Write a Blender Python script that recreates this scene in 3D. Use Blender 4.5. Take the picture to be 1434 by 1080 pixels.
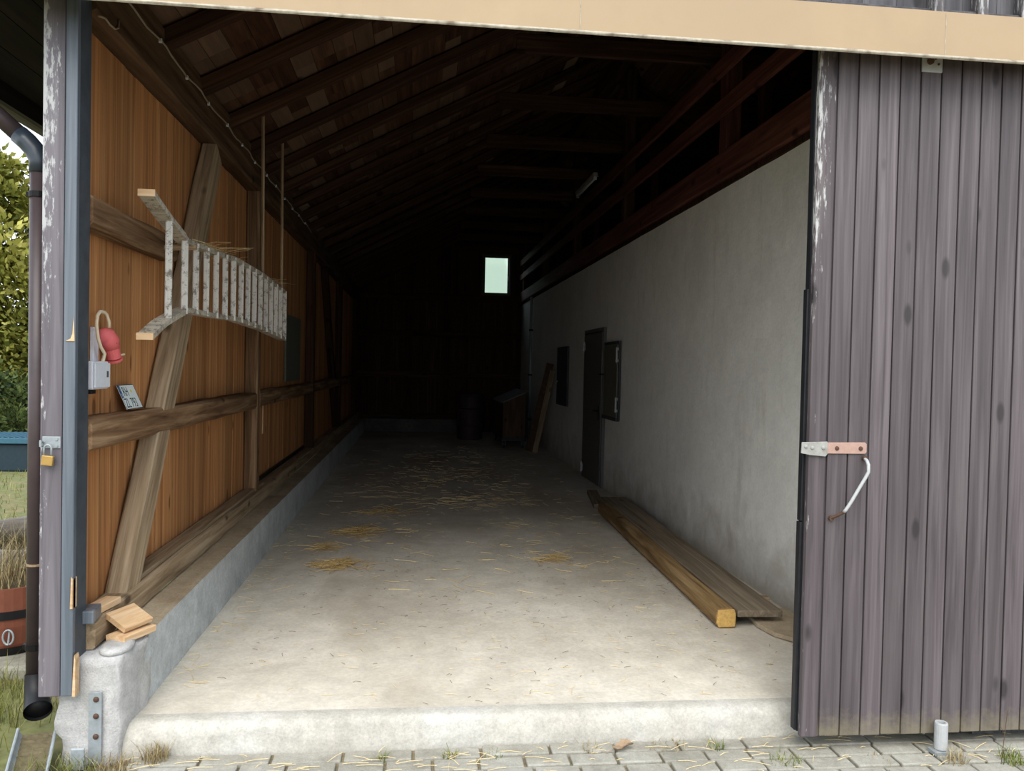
import bpy, bmesh, math, random
from mathutils import Vector, Matrix, Euler, noise
random.seed(7)
for o in list(bpy.data.objects): bpy.data.objects.remove(o)
SC = bpy.context.scene; C = SC.collection
# ------------------------------------------------------------------ camera
F = 1150.0; YAW, PITCH, ROLL = 0.114762, -0.022740, 0.0215
cam = bpy.data.cameras.new('camera'); co = bpy.data.objects.new('camera', cam); C.objects.link(co); SC.camera = co
cam.sensor_fit = 'HORIZONTAL'; cam.sensor_width = 36.0; cam.lens = F/1434*36.0; cam.clip_end = 400
co.matrix_world = Matrix.Translation((0, 0, 1.55)) @ Matrix.Rotation(-YAW, 4, 'Z') @ Matrix.Rotation(math.pi/2+PITCH, 4, 'X') @ Matrix.Rotation(ROLL, 4, 'Z')
# ------------------------------------------------------------------ sky, sun, exposure
SC.view_settings.view_transform = 'Standard'; SC.view_settings.look = 'None'
SC.view_settings.exposure = 0.7; SC.view_settings.gamma = 1.0; SC.view_settings.use_curve_mapping = False
w = bpy.data.worlds.new('overcast_sky'); SC.world = w; w.use_nodes = True
nt = w.node_tree; nt.nodes.clear()
tc = nt.nodes.new('ShaderNodeTexCoord'); sep = nt.nodes.new('ShaderNodeSeparateXYZ'); rp = nt.nodes.new('ShaderNodeValToRGB')
bg = nt.nodes.new('ShaderNodeBackground'); wo = nt.nodes.new('ShaderNodeOutputWorld')
nt.links.new(tc.outputs['Generated'], sep.inputs[0]); nt.links.new(sep.outputs['Z'], rp.inputs[0])
rp.color_ramp.elements[0].position = 0.0; rp.color_ramp.elements[0].color = (0.90, 0.95, 1.0, 1)
rp.color_ramp.elements[1].position = 0.8; rp.color_ramp.elements[1].color = (0.52, 0.62, 0.76, 1)
nt.links.new(rp.outputs[0], bg.inputs[0]); bg.inputs[1].default_value = 1.35
nt.links.new(bg.outputs[0], wo.inputs[0])
sl = bpy.data.lights.new('hazy_sun', 'SUN'); sl.energy = 2.3; sl.angle = math.radians(50); sl.color = (1.0, 0.95, 0.86)
so = bpy.data.objects.new('hazy_sun', sl); C.objects.link(so)
so.rotation_euler = Vector((0.16, 0.70, -0.92)).to_track_quat('-Z', 'Y').to_euler()
# ------------------------------------------------------------------ mesh builder
class MB:
    def __init__(s): s.v = []; s.f = []; s.t = []
    def add(s, vs, fs, t=None):
        b = len(s.v); s.v += [tuple(p) for p in vs]
        if t is None: t = random.random()
        for f in fs: s.f.append([b+i for i in f]); s.t.append(t)
    def box(s, x0, x1, y0, y1, z0, z1, t=None, M=None):
        vs = [Vector((x, y, z)) for x in (x0, x1) for y in (y0, y1) for z in (z0, z1)]
        if M is not None: vs = [M @ p for p in vs]
        s.add(vs, [(0,1,3,2),(4,6,7,5),(0,4,5,1),(2,3,7,6),(0,2,6,4),(1,5,7,3)], t)
    def prism(s, pts, axis, a, b, t=None):
        def P(u, v, w): return {'x': (w,u,v), 'y': (u,w,v), 'z': (u,v,w)}[axis]
        n = len(pts); vs = [P(u,v,a) for u,v in pts]+[P(u,v,b) for u,v in pts]
        s.add(vs, [list(range(n))[::-1], list(range(n,2*n))]+[(i,(i+1)%n,n+(i+1)%n,n+i) for i in range(n)], t)
    def tube(s, path, r, n=10, t=None, cap=True, closed=False):
        path = [Vector(p) for p in path]; m = len(path); vs = []; up0 = None
        rs = r if isinstance(r, (list, tuple)) else [r]*m
        for i, p in enumerate(path):
            d = (path[min(i+1,m-1)]-path[max(i-1,0)]).normalized()
            if up0 is None:
                a = Vector((0,0,1)) if abs(d.z) < .9 else Vector((1,0,0)); up0 = d.cross(a).normalized()
            up0 = (up0 - d*up0.dot(d)).normalized(); q = d.cross(up0)
            for k in range(n):
                an = 2*math.pi*k/n; vs.append(p+(up0*math.cos(an)+q*math.sin(an))*rs[i])
        fs = [(i*n+k, i*n+(k+1)%n, (i+1)*n+(k+1)%n, (i+1)*n+k) for i in range(m-1) for k in range(n)]
        if cap: fs += [list(range(n))[::-1], [(m-1)*n+k for k in range(n)]]
        s.add(vs, fs, t)
    def hewn(s, L, W, H, seg=12, jit=.003, ch=.012, t=None, taper=0.0, bow=0.0):
        """squared timber along +X from 0..L, centred in Y and Z, slightly uneven with worn arrises"""
        vs = []; sd = random.uniform(0, 99)
        for i in range(seg+1):
            x = L*i/seg; k = 1-taper*i/seg; hw, hh = W/2*k, H/2*k; c = ch
            ring = [(-hw+c,-hh),(hw-c,-hh),(hw,-hh+c),(hw,hh-c),(hw-c,hh),(-hw+c,hh),(-hw,hh-c),(-hw,-hh+c)]
            for j, (a, b) in enumerate(ring):
                nz = noise.noise_vector(Vector((x*2.2+sd, j*1.7, sd)))*jit
                vs.append((x, a+nz.x, b+nz.y+bow*math.sin(math.pi*i/seg)))
        fs = [(i*8+k, (i+1)*8+k, (i+1)*8+(k+1)%8, i*8+(k+1)%8) for i in range(seg) for k in range(8)]
        fs += [list(range(8)), [seg*8+k for k in range(8)][::-1]]
        s.add(vs, fs, t)
    def lathe(s, prof, n=24, c=(0,0,0), t=None):
        vs = []; c = Vector(c)
        for r, z in prof:
            for k in range(n):
                an = 2*math.pi*k/n; vs.append(c+Vector((r*math.cos(an), r*math.sin(an), z)))
        m = len(prof)
        fs = [(i*n+k, i*n+(k+1)%n, (i+1)*n+(k+1)%n, (i+1)*n+k) for i in range(m-1) for k in range(n)]
        fs += [list(range(n))[::-1], [(m-1)*n+k for k in range(n)]]
        s.add(vs, fs, t)
    def grid(s, nu, nv, fn, t=None, tf=None):
        b = len(s.v)
        for i in range(nu+1):
            for j in range(nv+1): s.v.append(tuple(fn(i/nu, j/nv)))
        if t is None: t = random.random()
        for i in range(nu):
            for j in range(nv):
                s.f.append([b+i*(nv+1)+j, b+(i+1)*(nv+1)+j, b+(i+1)*(nv+1)+j+1, b+i*(nv+1)+j+1]); s.t.append(tf(i/nu, j/nv) if tf else t)
def obj(name, mb, mat, parent=None, loc=(0,0,0), rot=(0,0,0), bevel=0, smooth=False, fix=True):
    me = bpy.data.meshes.new(name); me.from_pydata(mb.v, [], mb.f)
    at = me.attributes.new('v', 'FLOAT', 'FACE'); at.data.foreach_set('value', mb.t)
    me.materials.append(mat)
    if fix:
        bm = bmesh.new(); bm.from_mesh(me); bmesh.ops.recalc_face_normals(bm, faces=bm.faces); bm.to_mesh(me); bm.free()
    if smooth: me.polygons.foreach_set('use_smooth', [True]*len(me.polygons))
    o = bpy.data.objects.new(name, me); C.objects.link(o); o.location = loc; o.rotation_euler = rot
    if parent: o.parent = parent
    if bevel:
        m = o.modifiers.new('bevel', 'BEVEL'); m.width = bevel; m.segments = 2; m.limit_method = 'ANGLE'; m.angle_limit = .6
    return o
def tag(o, label, cat, group=None, kind=None):
    if label: o['label'] = label
    if cat: o['category'] = cat
    if group: o['group'] = group
    if kind: o['kind'] = kind
    return o
def thing(name, label, cat, loc=(0,0,0), rot=(0,0,0), group=None):
    o = bpy.data.objects.new(name, None); C.objects.link(o); o.location = loc; o.rotation_euler = rot; o.empty_display_size = .1
    return tag(o, label, cat, group)
def struct(o): o['kind'] = 'structure'; return o
def aim(d, roll=0.0):
    """euler turning local +X to direction d, local Z kept as upright as possible"""
    d = Vector(d).normalized(); z = Vector((0,0,1))
    if abs(d.z) > .98: z = Vector((1,0,0))
    y = z.cross(d).normalized(); z = d.cross(y)
    M = Matrix((d, y, z)).transposed(); 
    return (M.to_4x4() @ Matrix.Rotation(roll, 4, 'X')).to_euler()
# ------------------------------------------------------------------ materials
def new(name):
    m = bpy.data.materials.new(name); m.use_nodes = True; n = m.node_tree; b = n.nodes['Principled BSDF']; return m, n, b
def srgb(r, g, b):
    f = lambda c: (c/255/12.92 if c/255 <= .04045 else ((c/255+.055)/1.055)**2.4)
    return (f(r), f(g), f(b), 1)
def xs(r, g, b):
    return tuple(c*.62 for c in srgb(r, g, b)[:3])+(1,)
class G:
    """tiny node-graph helper"""
    def __init__(s, n): s.n = n; s.l = n.links
    def node(s, t, **k):
        x = s.n.nodes.new(t)
        for a, v in k.items(): setattr(x, a, v)
        return x
    def coord(s): return s.node('ShaderNodeTexCoord').outputs['Object']
    def attr(s): return s.node('ShaderNodeAttribute', attribute_name='v').outputs['Fac']
    def mapping(s, vec, scale, off=None):
        m = s.node('ShaderNodeMapping'); s.l.new(vec, m.inputs['Vector']); m.inputs['Scale'].default_value = scale
        if off is not None: s.l.new(off, m.inputs['Location'])
        return m.outputs[0]
    def noise(s, vec, scale=1, detail=6, rough=.6, dist=0):
        x = s.node('ShaderNodeTexNoise'); s.l.new(vec, x.inputs['Vector'])
        x.inputs['Scale'].default_value = scale; x.inputs['Detail'].default_value = detail; x.inputs['Roughness'].default_value = rough; x.inputs['Distortion'].default_value = dist
        return x.outputs['Fac']
    def ramp(s, fac, stops, interp='LINEAR'):
        r = s.node('ShaderNodeValToRGB'); s.l.new(fac, r.inputs[0]); r.color_ramp.interpolation = interp
        e = r.color_ramp.elements
        while len(e) < len(stops): e.new(.5)
        for i, (p, c) in enumerate(stops):
            e[i].position = p; e[i].color = c if not isinstance(c, (int, float)) else (c, c, c, 1)
        return r.outputs[0]
    def mix(s, fac, a, b, mode='MIX'):
        m = s.node('ShaderNodeMix', data_type='RGBA', blend_type=mode)
        for i, x in ((0, fac), (6, a), (7, b)):
            if hasattr(x, 'is_linked'): s.l.new(x, m.inputs[i])
            else: m.inputs[i].default_value = x if not (i > 0 and isinstance(x, (int, float))) else (x, x, x, 1)
        return m.outputs[2]
    def math(s, op, a, b=0.0):
        m = s.node('ShaderNodeMath', operation=op)
        for i, x in ((0, a), (1, b)):
            if hasattr(x, 'is_linked'): s.l.new(x, m.inputs[i])
            else: m.inputs[i].default_value = x
        return m.outputs[0]
    def comb(s, x, y, z):
        c = s.node('ShaderNodeCombineXYZ')
        for i, q in enumerate((x, y, z)):
            if hasattr(q, 'is_linked'): s.l.new(q, c.inputs[i])
            else: c.inputs[i].default_value = q
        return c.outputs[0]
    def sepz(s, vec, i=2):
        x = s.node('ShaderNodeSeparateXYZ'); s.l.new(vec, x.inputs[0]); return x.outputs[i]
    def bump(s, h, b, strength=.3, dist=.01):
        x = s.node('ShaderNodeBump'); s.l.new(h, x.inputs['Height']); x.inputs['Strength'].default_value = strength; x.inputs['Distance'].default_value = dist
        s.l.new(x.outputs[0], b.inputs['Normal'])
def wood(name, dark, mid, light, axis='X', fine=38, along=1.6, vamt=.35, rough=.75, spec=.25, extra=None, blotch=.35, knots=True, bump=.25, vcol=None):
    m, n, b = new(name); g = G(n); v = g.attr(); oc = g.coord()
    off = g.comb(g.math('MULTIPLY', v, 37.0), g.math('MULTIPLY', v, 91.0), g.math('MULTIPLY', v, 53.0))
    sc = {'X': (along, fine, fine), 'Y': (fine, along, fine), 'Z': (fine, fine, along)}[axis]
    gr = g.noise(g.mapping(oc, sc, off), 1, 7, .62, .6)
    sc2 = tuple(x*.22 for x in sc)
    bl = g.noise(g.mapping(oc, sc2, off), 1, 3, .55, .3)
    col = g.ramp(gr, [(.28, dark), (.5, mid), (.74, light)])
    col = g.mix(blotch, col, g.ramp(bl, [(.3, .35), (.7, 1.25)]), 'MULTIPLY')
    if vcol: col = g.mix(g.ramp(v, [(0, 0), (1, vamt)]), col, vcol)
    else: col = g.mix(1.0, col, g.ramp(v, [(0, 1-vamt), (1, 1+vamt*.6)]), 'MULTIPLY')
    if knots:
        ks = tuple(x*.2 for x in sc)
        vo = g.node('ShaderNodeTexVoronoi'); g.l.new(g.mapping(oc, (sc[0]*.16 if axis!='X' else 2.2, sc[1]*.16 if axis!='Y' else 2.2, sc[2]*.16 if axis!='Z' else 2.2), off), vo.inputs['Vector']); vo.inputs['Scale'].default_value = 1.0
        col = g.mix(g.ramp(vo.outputs['Distance'], [(.07, .75), (.13, 0.0)]), col, tuple(c*.35 for c in dark[:3])+(1,))
    if extra: col = extra(g, col, oc, v, gr)
    g.l.new(col, b.inputs['Base Color']); b.inputs['Roughness'].default_value = rough; b.inputs['Specular IOR Level'].default_value = spec
    g.bump(gr, b, bump, .004)
    return m
def plain(name, col, rough=.6, metal=0, spec=.3, nz=.25, scale=30, bump=.05, dirt=None):
    m, n, b = new(name); g = G(n); oc = g.coord()
    f = g.noise(oc, scale, 5, .6); c = g.mix(nz, col, g.ramp(f, [(.3, .45), (.7, 1.35)]), 'MULTIPLY')
    if dirt:
        d = g.noise(oc, scale*.25, 6, .65); c = g.mix(g.ramp(d, [(.5, 0), (.66, .85)]), c, dirt)
    g.l.new(c, b.inputs['Base Color']); b.inputs['Roughness'].default_value = rough; b.inputs['Metallic'].default_value = metal; b.inputs['Specular IOR Level'].default_value = spec
    if bump: g.bump(f, b, bump, .01)
    return m
def peel(lo, hi, colr, zr=None, sc=(60,60,9), amt=.9, xr=None):
    def fn(g, col, oc, v, gr):
        f = g.noise(g.mapping(oc, sc), 1, 6, .7)
        if zr:
            z = g.sepz(oc); f = g.math('ADD', f, g.ramp(g.math('DIVIDE', g.math('SUBTRACT', z, zr[0]), zr[1]-zr[0]), [(0, 0.0), (.35, .13), (.7, .17), (1, .02)]))
        if xr:
            f = g.math('SUBTRACT', f, g.ramp(g.math('DIVIDE', g.math('SUBTRACT', g.sepz(oc, 0), xr[0]), xr[1]-xr[0]), [(0, 0.0), (1, .3)]))
        return g.mix(g.ramp(f, [(lo, 0), (hi, amt)]), col, colr)
    return fn
M = {}
M['wall_wood'] = wood('warm_wall_boards', srgb(154,100,60), srgb(190,134,86), srgb(216,167,116), 'Z', fine=30, along=.7, vamt=.22, rough=.8, spec=.12, blotch=.4)
M['old_wood'] = wood('grey_brown_timber', srgb(112,94,72), srgb(164,142,114), srgb(198,178,150), 'X', fine=26, along=1.2, vamt=.15, rough=.9, spec=.08, blotch=.4)
M['plank_wood'] = wood('dull_grey_plank', srgb(98,86,72), srgb(140,126,107), srgb(172,158,138), 'X', fine=24, along=1.0, vamt=.15, rough=.9, spec=.08, blotch=.4)
M['rail_wood'] = wood('brown_hewn_timber', srgb(80,58,42), srgb(126,98,72), srgb(170,142,112), 'X', fine=24, along=1.3, vamt=.15, rough=.9, spec=.08, blotch=.55)
M['plate_wood'] = wood('dark_plate_timber', srgb(58,44,32), srgb(92,72,54), srgb(120,98,76), 'X', fine=20, along=1.0, vamt=.1, rough=.9, spec=.06)
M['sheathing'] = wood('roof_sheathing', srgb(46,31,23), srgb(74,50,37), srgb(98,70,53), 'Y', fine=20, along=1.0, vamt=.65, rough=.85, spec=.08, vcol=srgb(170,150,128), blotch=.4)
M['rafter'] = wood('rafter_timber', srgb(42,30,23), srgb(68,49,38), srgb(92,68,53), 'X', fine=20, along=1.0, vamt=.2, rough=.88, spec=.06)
M['red_timber'] = wood('red_brown_timber', srgb(58,34,30), srgb(92,56,48), srgb(120,78,66), 'X', fine=22, along=1.0, vamt=.2, rough=.75, spec=.15, blotch=.3)
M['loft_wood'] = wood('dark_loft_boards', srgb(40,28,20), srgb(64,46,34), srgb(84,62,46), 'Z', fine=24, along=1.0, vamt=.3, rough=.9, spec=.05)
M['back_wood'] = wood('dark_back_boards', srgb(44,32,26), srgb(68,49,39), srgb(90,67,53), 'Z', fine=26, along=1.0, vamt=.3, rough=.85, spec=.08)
M['fresh_wood'] = wood('fresh_cut_wood', srgb(190,150,110), srgb(212,178,138), srgb(226,200,166), 'X', fine=40, along=4, vamt=.15, rough=.8, spec=.1, blotch=.15, knots=False)
M['tan_timber'] = wood('tan_timber', srgb(104,80,52), srgb(152,124,86), srgb(192,164,122), 'X', fine=22, along=1.2, vamt=.15, rough=.9, spec=.08, blotch=.5)
M['end_grain'] = plain('yellow_cut_end', srgb(208,168,98), .8, nz=.4, scale=60)
def door_dirt(g, col, oc, v, gr):
    z = g.sepz(oc); f = g.math('ADD', g.math('MULTIPLY', g.noise(oc, 22, 5, .7), .22), g.math('MULTIPLY', z, -1.0))
    col = g.mix(g.ramp(f, [(-.04, 0), (.10, .45)]), col, xs(170,160,124))
    s = g.noise(g.mapping(oc, (70,70,12)), 1, 6, .75)
    return g.mix(g.ramp(s, [(.71, 0), (.77, .6)]), col, xs(185,182,180))
M['door_wood'] = wood('stained_door_boards', xs(82,74,76), xs(112,102,105), xs(138,129,131), 'Z', fine=34, along=1.0, vamt=.22, rough=.55, spec=.4, extra=door_dirt, blotch=.35)
M['door_peel'] = wood('peeling_door_board', xs(78,70,73), xs(108,98,101), xs(134,125,126), 'Z', fine=34, along=1.0, vamt=.1, rough=.55, spec=.35, extra=peel(.60, .68, xs(230,230,228), (1.7, 3.3), (60,60,9), .9, (.0, .12)), blotch=.3)
M['door_edge'] = plain('black_door_edge', xs(40,42,46), .5, nz=.5, scale=18)
M['post_wood'] = wood('stained_post_board', xs(100,93,100), xs(132,125,132), xs(156,150,157), 'Z', fine=26, along=.8, vamt=.1, rough=.5, spec=.45, extra=peel(.54, .62, xs(224,224,224), (1.4, 3.0), (60,60,14), .85, (-.073, .02)), blotch=.3, knots=False)
M['post_blue'] = wood('bluish_post_board', xs(84,93,104), xs(118,127,138), xs(146,152,160), 'Z', fine=26, along=.8, vamt=.1, rough=.42, spec=.5, extra=peel(.72, .78, xs(210,206,200)), blotch=.4, knots=False)
M['post_side'] = plain('dark_post_side', xs(86,93,101), .5, nz=.5, scale=14)
M['gable_wood'] = wood('grey_gable_boards', xs(70,68,72), xs(100,98,102), xs(128,126,130), 'Z', fine=26, along=.8, vamt=.25, rough=.6, spec=.35)
M['gable_batten'] = wood('peeling_gable_batten', xs(76,72,74), xs(110,106,108), xs(140,136,136), 'Z', fine=26, along=.8, vamt=.15, rough=.6, spec=.3, extra=peel(.5, .6, xs(206,206,206)))
M['soffit_wood'] = wood('soffit_boards', srgb(34,28,26), srgb(52,44,42), srgb(70,62,58), 'Y', fine=18, along=.8, vamt=.25, rough=.7, spec=.2)
def concrete(name, c1, c2, c3, spots, scale=1.0, rough=.9, bump=.3, stain=None, k=1.0):
    m, n, b = new(name); g = G(n); oc = g.coord()
    big = g.noise(oc, 1.1*scale, 5, .6, .3); fine = g.noise(oc, 42*scale, 6, .7); mid = g.noise(oc, 7*scale, 6, .65, .4)
    col = g.ramp(big, [(.3, c1), (.5, c2), (.72, c3)])
    col = g.mix(.45*k, col, g.ramp(mid, [(.3, .6), (.68, 1.2)]), 'MULTIPLY')
    col = g.mix(.5*k, col, g.ramp(fine, [(.3, .62), (.7, 1.25)]), 'MULTIPLY')
    col = g.mix(g.ramp(g.noise(g.mapping(oc, (1,1,1)), 15*scale, 7, .75), [(.60, 0), (.72, .5)]), col, spots)
    if stain: col = stain(g, col, oc)
    g.l.new(col, b.inputs['Base Color']); b.inputs['Roughness'].default_value = rough; b.inputs['Specular IOR Level'].default_value = .15
    g.bump(g.math('ADD', fine, g.math('MULTIPLY', mid, 1.5)), b, bump, .006)
    return m
def floor_stain(g, col, oc):
    s = g.noise(g.mapping(oc, (.9, .35, 1)), 1.0, 5, .6, .5)
    mud = s
    return g.mix(g.ramp(mud, [(.48, 0), (.70, .55)]), col, srgb(156,140,116))
M['floor'] = concrete('barn_floor_concrete', srgb(194,186,172), srgb(212,205,191), srgb(224,218,206), srgb(160,146,122), k=.75, stain=floor_stain)
M['lip'] = concrete('threshold_concrete', xs(216,210,197), xs(232,227,215), xs(242,239,231), xs(184,175,154), scale=2)
M['curb'] = concrete('grey_curb_concrete', srgb(172,178,178), srgb(194,199,199), srgb(208,213,213), srgb(120,116,106), scale=2)
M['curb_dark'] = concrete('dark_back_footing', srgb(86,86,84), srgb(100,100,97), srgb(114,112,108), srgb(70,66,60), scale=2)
M['curb_dust'] = concrete('dusty_curb_top', srgb(150,132,108), srgb(172,155,130), srgb(188,174,150), srgb(128,108,84), scale=2)
M['pier'] = concrete('whitewashed_concrete', xs(216,214,212), xs(234,232,229), xs(246,245,242), xs(186,180,166), scale=3, bump=.6)
def plaster_stain(g, col, oc):
    z = g.sepz(oc); f = g.math('SUBTRACT', g.math('MULTIPLY', g.noise(oc, 3.2, 6, .65, .4), .8), g.math('MULTIPLY', z, .75))
    col = g.mix(g.ramp(f, [(.02, 0), (.42, .6)]), col, srgb(146,132,112))
    s = g.noise(g.mapping(oc, (1, 2.2, .5)), 2.2, 6, .7)
    return g.mix(g.ramp(s, [(.58, 0), (.75, .35)]), col, srgb(168,160,146))
M['plaster'] = concrete('white_plaster', srgb(222,222,217), srgb(232,232,227), srgb(238,239,234), srgb(214,211,203), rough=.9, bump=.5, k=.35, stain=plaster_stain)
M['paver'] = concrete('grey_pavers', xs(178,174,160), xs(200,196,182), xs(216,213,202), xs(156,148,124), scale=3)
M['joint'] = plain('joint_soil', xs(166,152,122), .95, nz=.6, scale=50, bump=.4)
M['fascia'] = plain('tan_painted_sheet', xs(206,178,142), .5, spec=.35, nz=.12, scale=5, bump=.02, dirt=xs(200,174,140))
M['fascia_lip'] = plain('flaking_lip_paint', xs(216,206,186), .6, nz=.5, scale=60, dirt=xs(120,100,80))
M['galv'] = plain('galvanised_steel', xs(186,194,198), .5, .2, nz=.3, scale=40)
M['grey_strap'] = plain('pale_grey_painted_steel', xs(196,196,190), .5, nz=.3, scale=60, dirt=xs(150,142,130))
M['pink_strap'] = plain('faded_pink_painted_steel', xs(214,176,160), .55, nz=.2, scale=60)
M['white_paint'] = plain('white_painted_steel', xs(214,216,216), .35, nz=.15, scale=50)
M['brass'] = plain('brass_padlock', xs(214,174,100), .45, .35, nz=.2)
M['rust'] = plain('rusty_steel', srgb(96,74,62), .7, .4, nz=.5)
M['pipe'] = plain('brown_plastic_pipe', xs(88,74,76), .4, spec=.4, nz=.3, scale=12)
M['pipe_blue'] = plain('dark_elbow_plastic', xs(64,74,86), .35, spec=.5, nz=.25)
M['black'] = plain('black_plastic', srgb(24,24,26), .5)
M['black_metal'] = plain('black_hook', srgb(18,18,18), .5, .3)
M['red'] = plain('faded_red_plastic', srgb(216,104,106), .5, nz=.15)
M['white_plastic'] = plain('white_plastic', srgb(218,222,230), .4, nz=.1)
M['cream_cable'] = plain('cream_cable', srgb(214,200,172), .5, nz=.1)
M['plate_white'] = plain('plate_white', srgb(226,236,236), .35, nz=.06)
M['plate_blue'] = plain('plate_blue', srgb(34,92,150), .35, nz=.1)
M['plate_black'] = plain('plate_black', srgb(28,32,36), .45, nz=.05)
M['plate_star'] = plain('plate_gold', srgb(226,200,80), .45, nz=.05)
def ladder_wear(g, col, oc, v, gr):
    off = g.comb(g.math('MULTIPLY', v, 37.0), g.math('MULTIPLY', v, 11.0), 0.0); f = g.noise(g.mapping(oc, (1,1,1), off), 24, 7, .8); return g.mix(g.ramp(f, [(.52, 0), (.60, .8)]), col, srgb(92,82,70))
M['ladder_paint'] = wood('worn_white_ladder_paint', srgb(196,194,186), srgb(214,212,204), srgb(228,226,220), 'X', vamt=.08, rough=.7, extra=ladder_wear, knots=False, blotch=.15)
M['ladder_rail'] = wood('worn_ladder_stringer', srgb(150,142,128), srgb(186,178,162), srgb(206,200,186), 'X', vamt=.08, rough=.75, extra=ladder_wear, knots=False, blotch=.3)
M['grey_door'] = plain('grey_steel_door', srgb(92,92,90), .55, nz=.25, scale=8)
M['shutter'] = plain('green_grey_shutter', srgb(98,98,86), .6, nz=.3, scale=9)
M['hatch'] = plain('dark_hatch', srgb(60,62,66), .7, nz=.3, scale=9)
M['box_wood'] = wood('bin_boards', srgb(68,52,40), srgb(90,70,54), srgb(110,88,68), 'Z', fine=22, vamt=.25, rough=.85)
M['lid'] = plain('grey_lid_felt', srgb(128,128,128), .8, nz=.25, scale=20)
M['barrel_dark'] = plain('dark_drum', srgb(64,50,50), .6, nz=.3, scale=12)
M['glass'] = None
m, n, b = new('dusty_glass'); b.inputs['Base Color'].default_value = (.86, .95, .9, 1); b.inputs['Roughness'].default_value = .25; b.inputs['Transmission Weight'].default_value = 1.0; b.inputs['IOR'].default_value = 1.02; M['glass'] = m
M['frame_dark'] = plain('dark_window_frame', srgb(72,66,60), .6, nz=.3)
M['straw'] = plain('straw', srgb(224,200,148), .8, nz=.4, scale=80, bump=0)
M['straw_gold'] = plain('golden_straw', srgb(206,176,118), .8, nz=.5, scale=80, bump=0)
M['dead_leaf'] = plain('dry_leaf', xs(196,168,136), .8, nz=.25, scale=60)
M['terracotta'] = plain('brown_planter_staves', xs(150,88,66), .7, nz=.3, scale=14)
M['trough'] = plain('blue_grey_trough', xs(46,66,78), .55, nz=.3, scale=20)
M['trough_rim'] = plain('teal_trough_lid', xs(74,122,144), .5, nz=.2, scale=25)
M['log'] = wood('weathered_log', xs(112,104,96), xs(156,148,138), xs(190,184,174), 'X', fine=16, along=1.6, vamt=.2, rough=.9)
M['slab'] = concrete('pale_slab', xs(170,166,150), xs(190,186,170), xs(204,200,186), xs(150,146,120), scale=3)
def leafmat(name, a, b_, c):
    m, n, b = new(name); g = G(n); v = g.attr(); g.l.new(g.ramp(v, [(0, a), (.5, b_), (1, c)]), b.inputs['Base Color']); b.inputs['Roughness'].default_value = .7; b.inputs['Specular IOR Level'].default_value = .15
    return m
M['conifer'] = leafmat('yellow_green_conifer', xs(96,106,44), xs(172,172,78), xs(222,214,120))
M['hedge'] = leafmat('dark_hedge', xs(44,58,36), xs(96,114,64), xs(146,156,90))
M['far_green'] = leafmat('far_hillside', srgb(126,136,124), srgb(156,166,152), srgb(184,192,178))
M['grass'] = leafmat('grass', xs(96,106,44), xs(142,146,74), xs(190,180,120))
M['dry_grass'] = leafmat('dry_grass', xs(150,128,86), xs(190,170,124), xs(214,200,160))
M['moss'] = leafmat('moss_tuft', xs(92,112,40), xs(130,148,62), xs(176,172,100))
M['lawn'] = plain('lawn_ground', xs(142,144,92), .95, nz=.5, scale=14, bump=.4, dirt=xs(164,146,110))
M['bark'] = plain('bark', srgb(92,74,58), .9, nz=.5, scale=20, bump=.5)
M['roofing'] = plain('roof_tiles', srgb(110,72,58), .8, nz=.4)
M['cable'] = plain('pale_cable', srgb(150,136,114), .6, nz=.2)
M['crumb'] = plain('dry_stalks', srgb(112,94,72), .9, nz=.4, bump=0)
M['soil'] = plain('channel_soil', xs(128,116,88), .95, nz=.5, scale=40, bump=.4)

# ------------------------------------------------------------------ setting: ground
XW, XR, YF, YB = -1.474, 2.42, 3.60, 19.3      # left boards, right plaster, front edge, back wall
mb = MB()
def ground_z(x, y): 
    return -.15 + .03*noise.noise(Vector((x*.5, y*.5, 3)))*min(1, max(0, (-x-1.7)))
mb.grid(60, 70, lambda u, v: (-40+u*38.6, -12+v*62, ground_z(-40+u*38.6, -12+v*62)))
struct(obj('lawn', mb, M['lawn'], smooth=True))
mb = MB(); mb.grid(20, 20, lambda u, v: (-1.42+u*30, -14+v*17.595, -.146)); struct(obj('yard', mb, M['joint']))
mb = MB(); y = 3.495
for row in range(9):                                # paver courses; the first is the long edging course
    d, L = (.095, .30) if row == 0 else (.10, .20)
    x = -1.25 + (random.random()*.2 if row else .08); 
    while x < 4.6:
        z = -.13 + random.uniform(-.004, .004); l = L*random.uniform(.97, 1.03)
        mb.box(x+.006, x+l-.006, y+.0, y+d-.008, -.17, z)
        x += l
    y -= d+.004 if row else .104
struct(obj('pavement', mb, M['paver'], bevel=.006))
# rolling land behind the barn, seen through the back window
mb = MB(); mb.grid(30, 12, lambda u, v: (-8+u*50, 34+v*40, -2+v*24+1.5*noise.noise(Vector((u*6, v*4, 0)))), tf=lambda u, v: random.random())
struct(obj('hillside', mb, M['far_green'], smooth=True))
mb = MB(); mb.grid(20, 10, lambda u, v: (-1.4+u*28, 19.55+v*20, -.15)); struct(obj('meadow', mb, M['lawn']))
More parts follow.
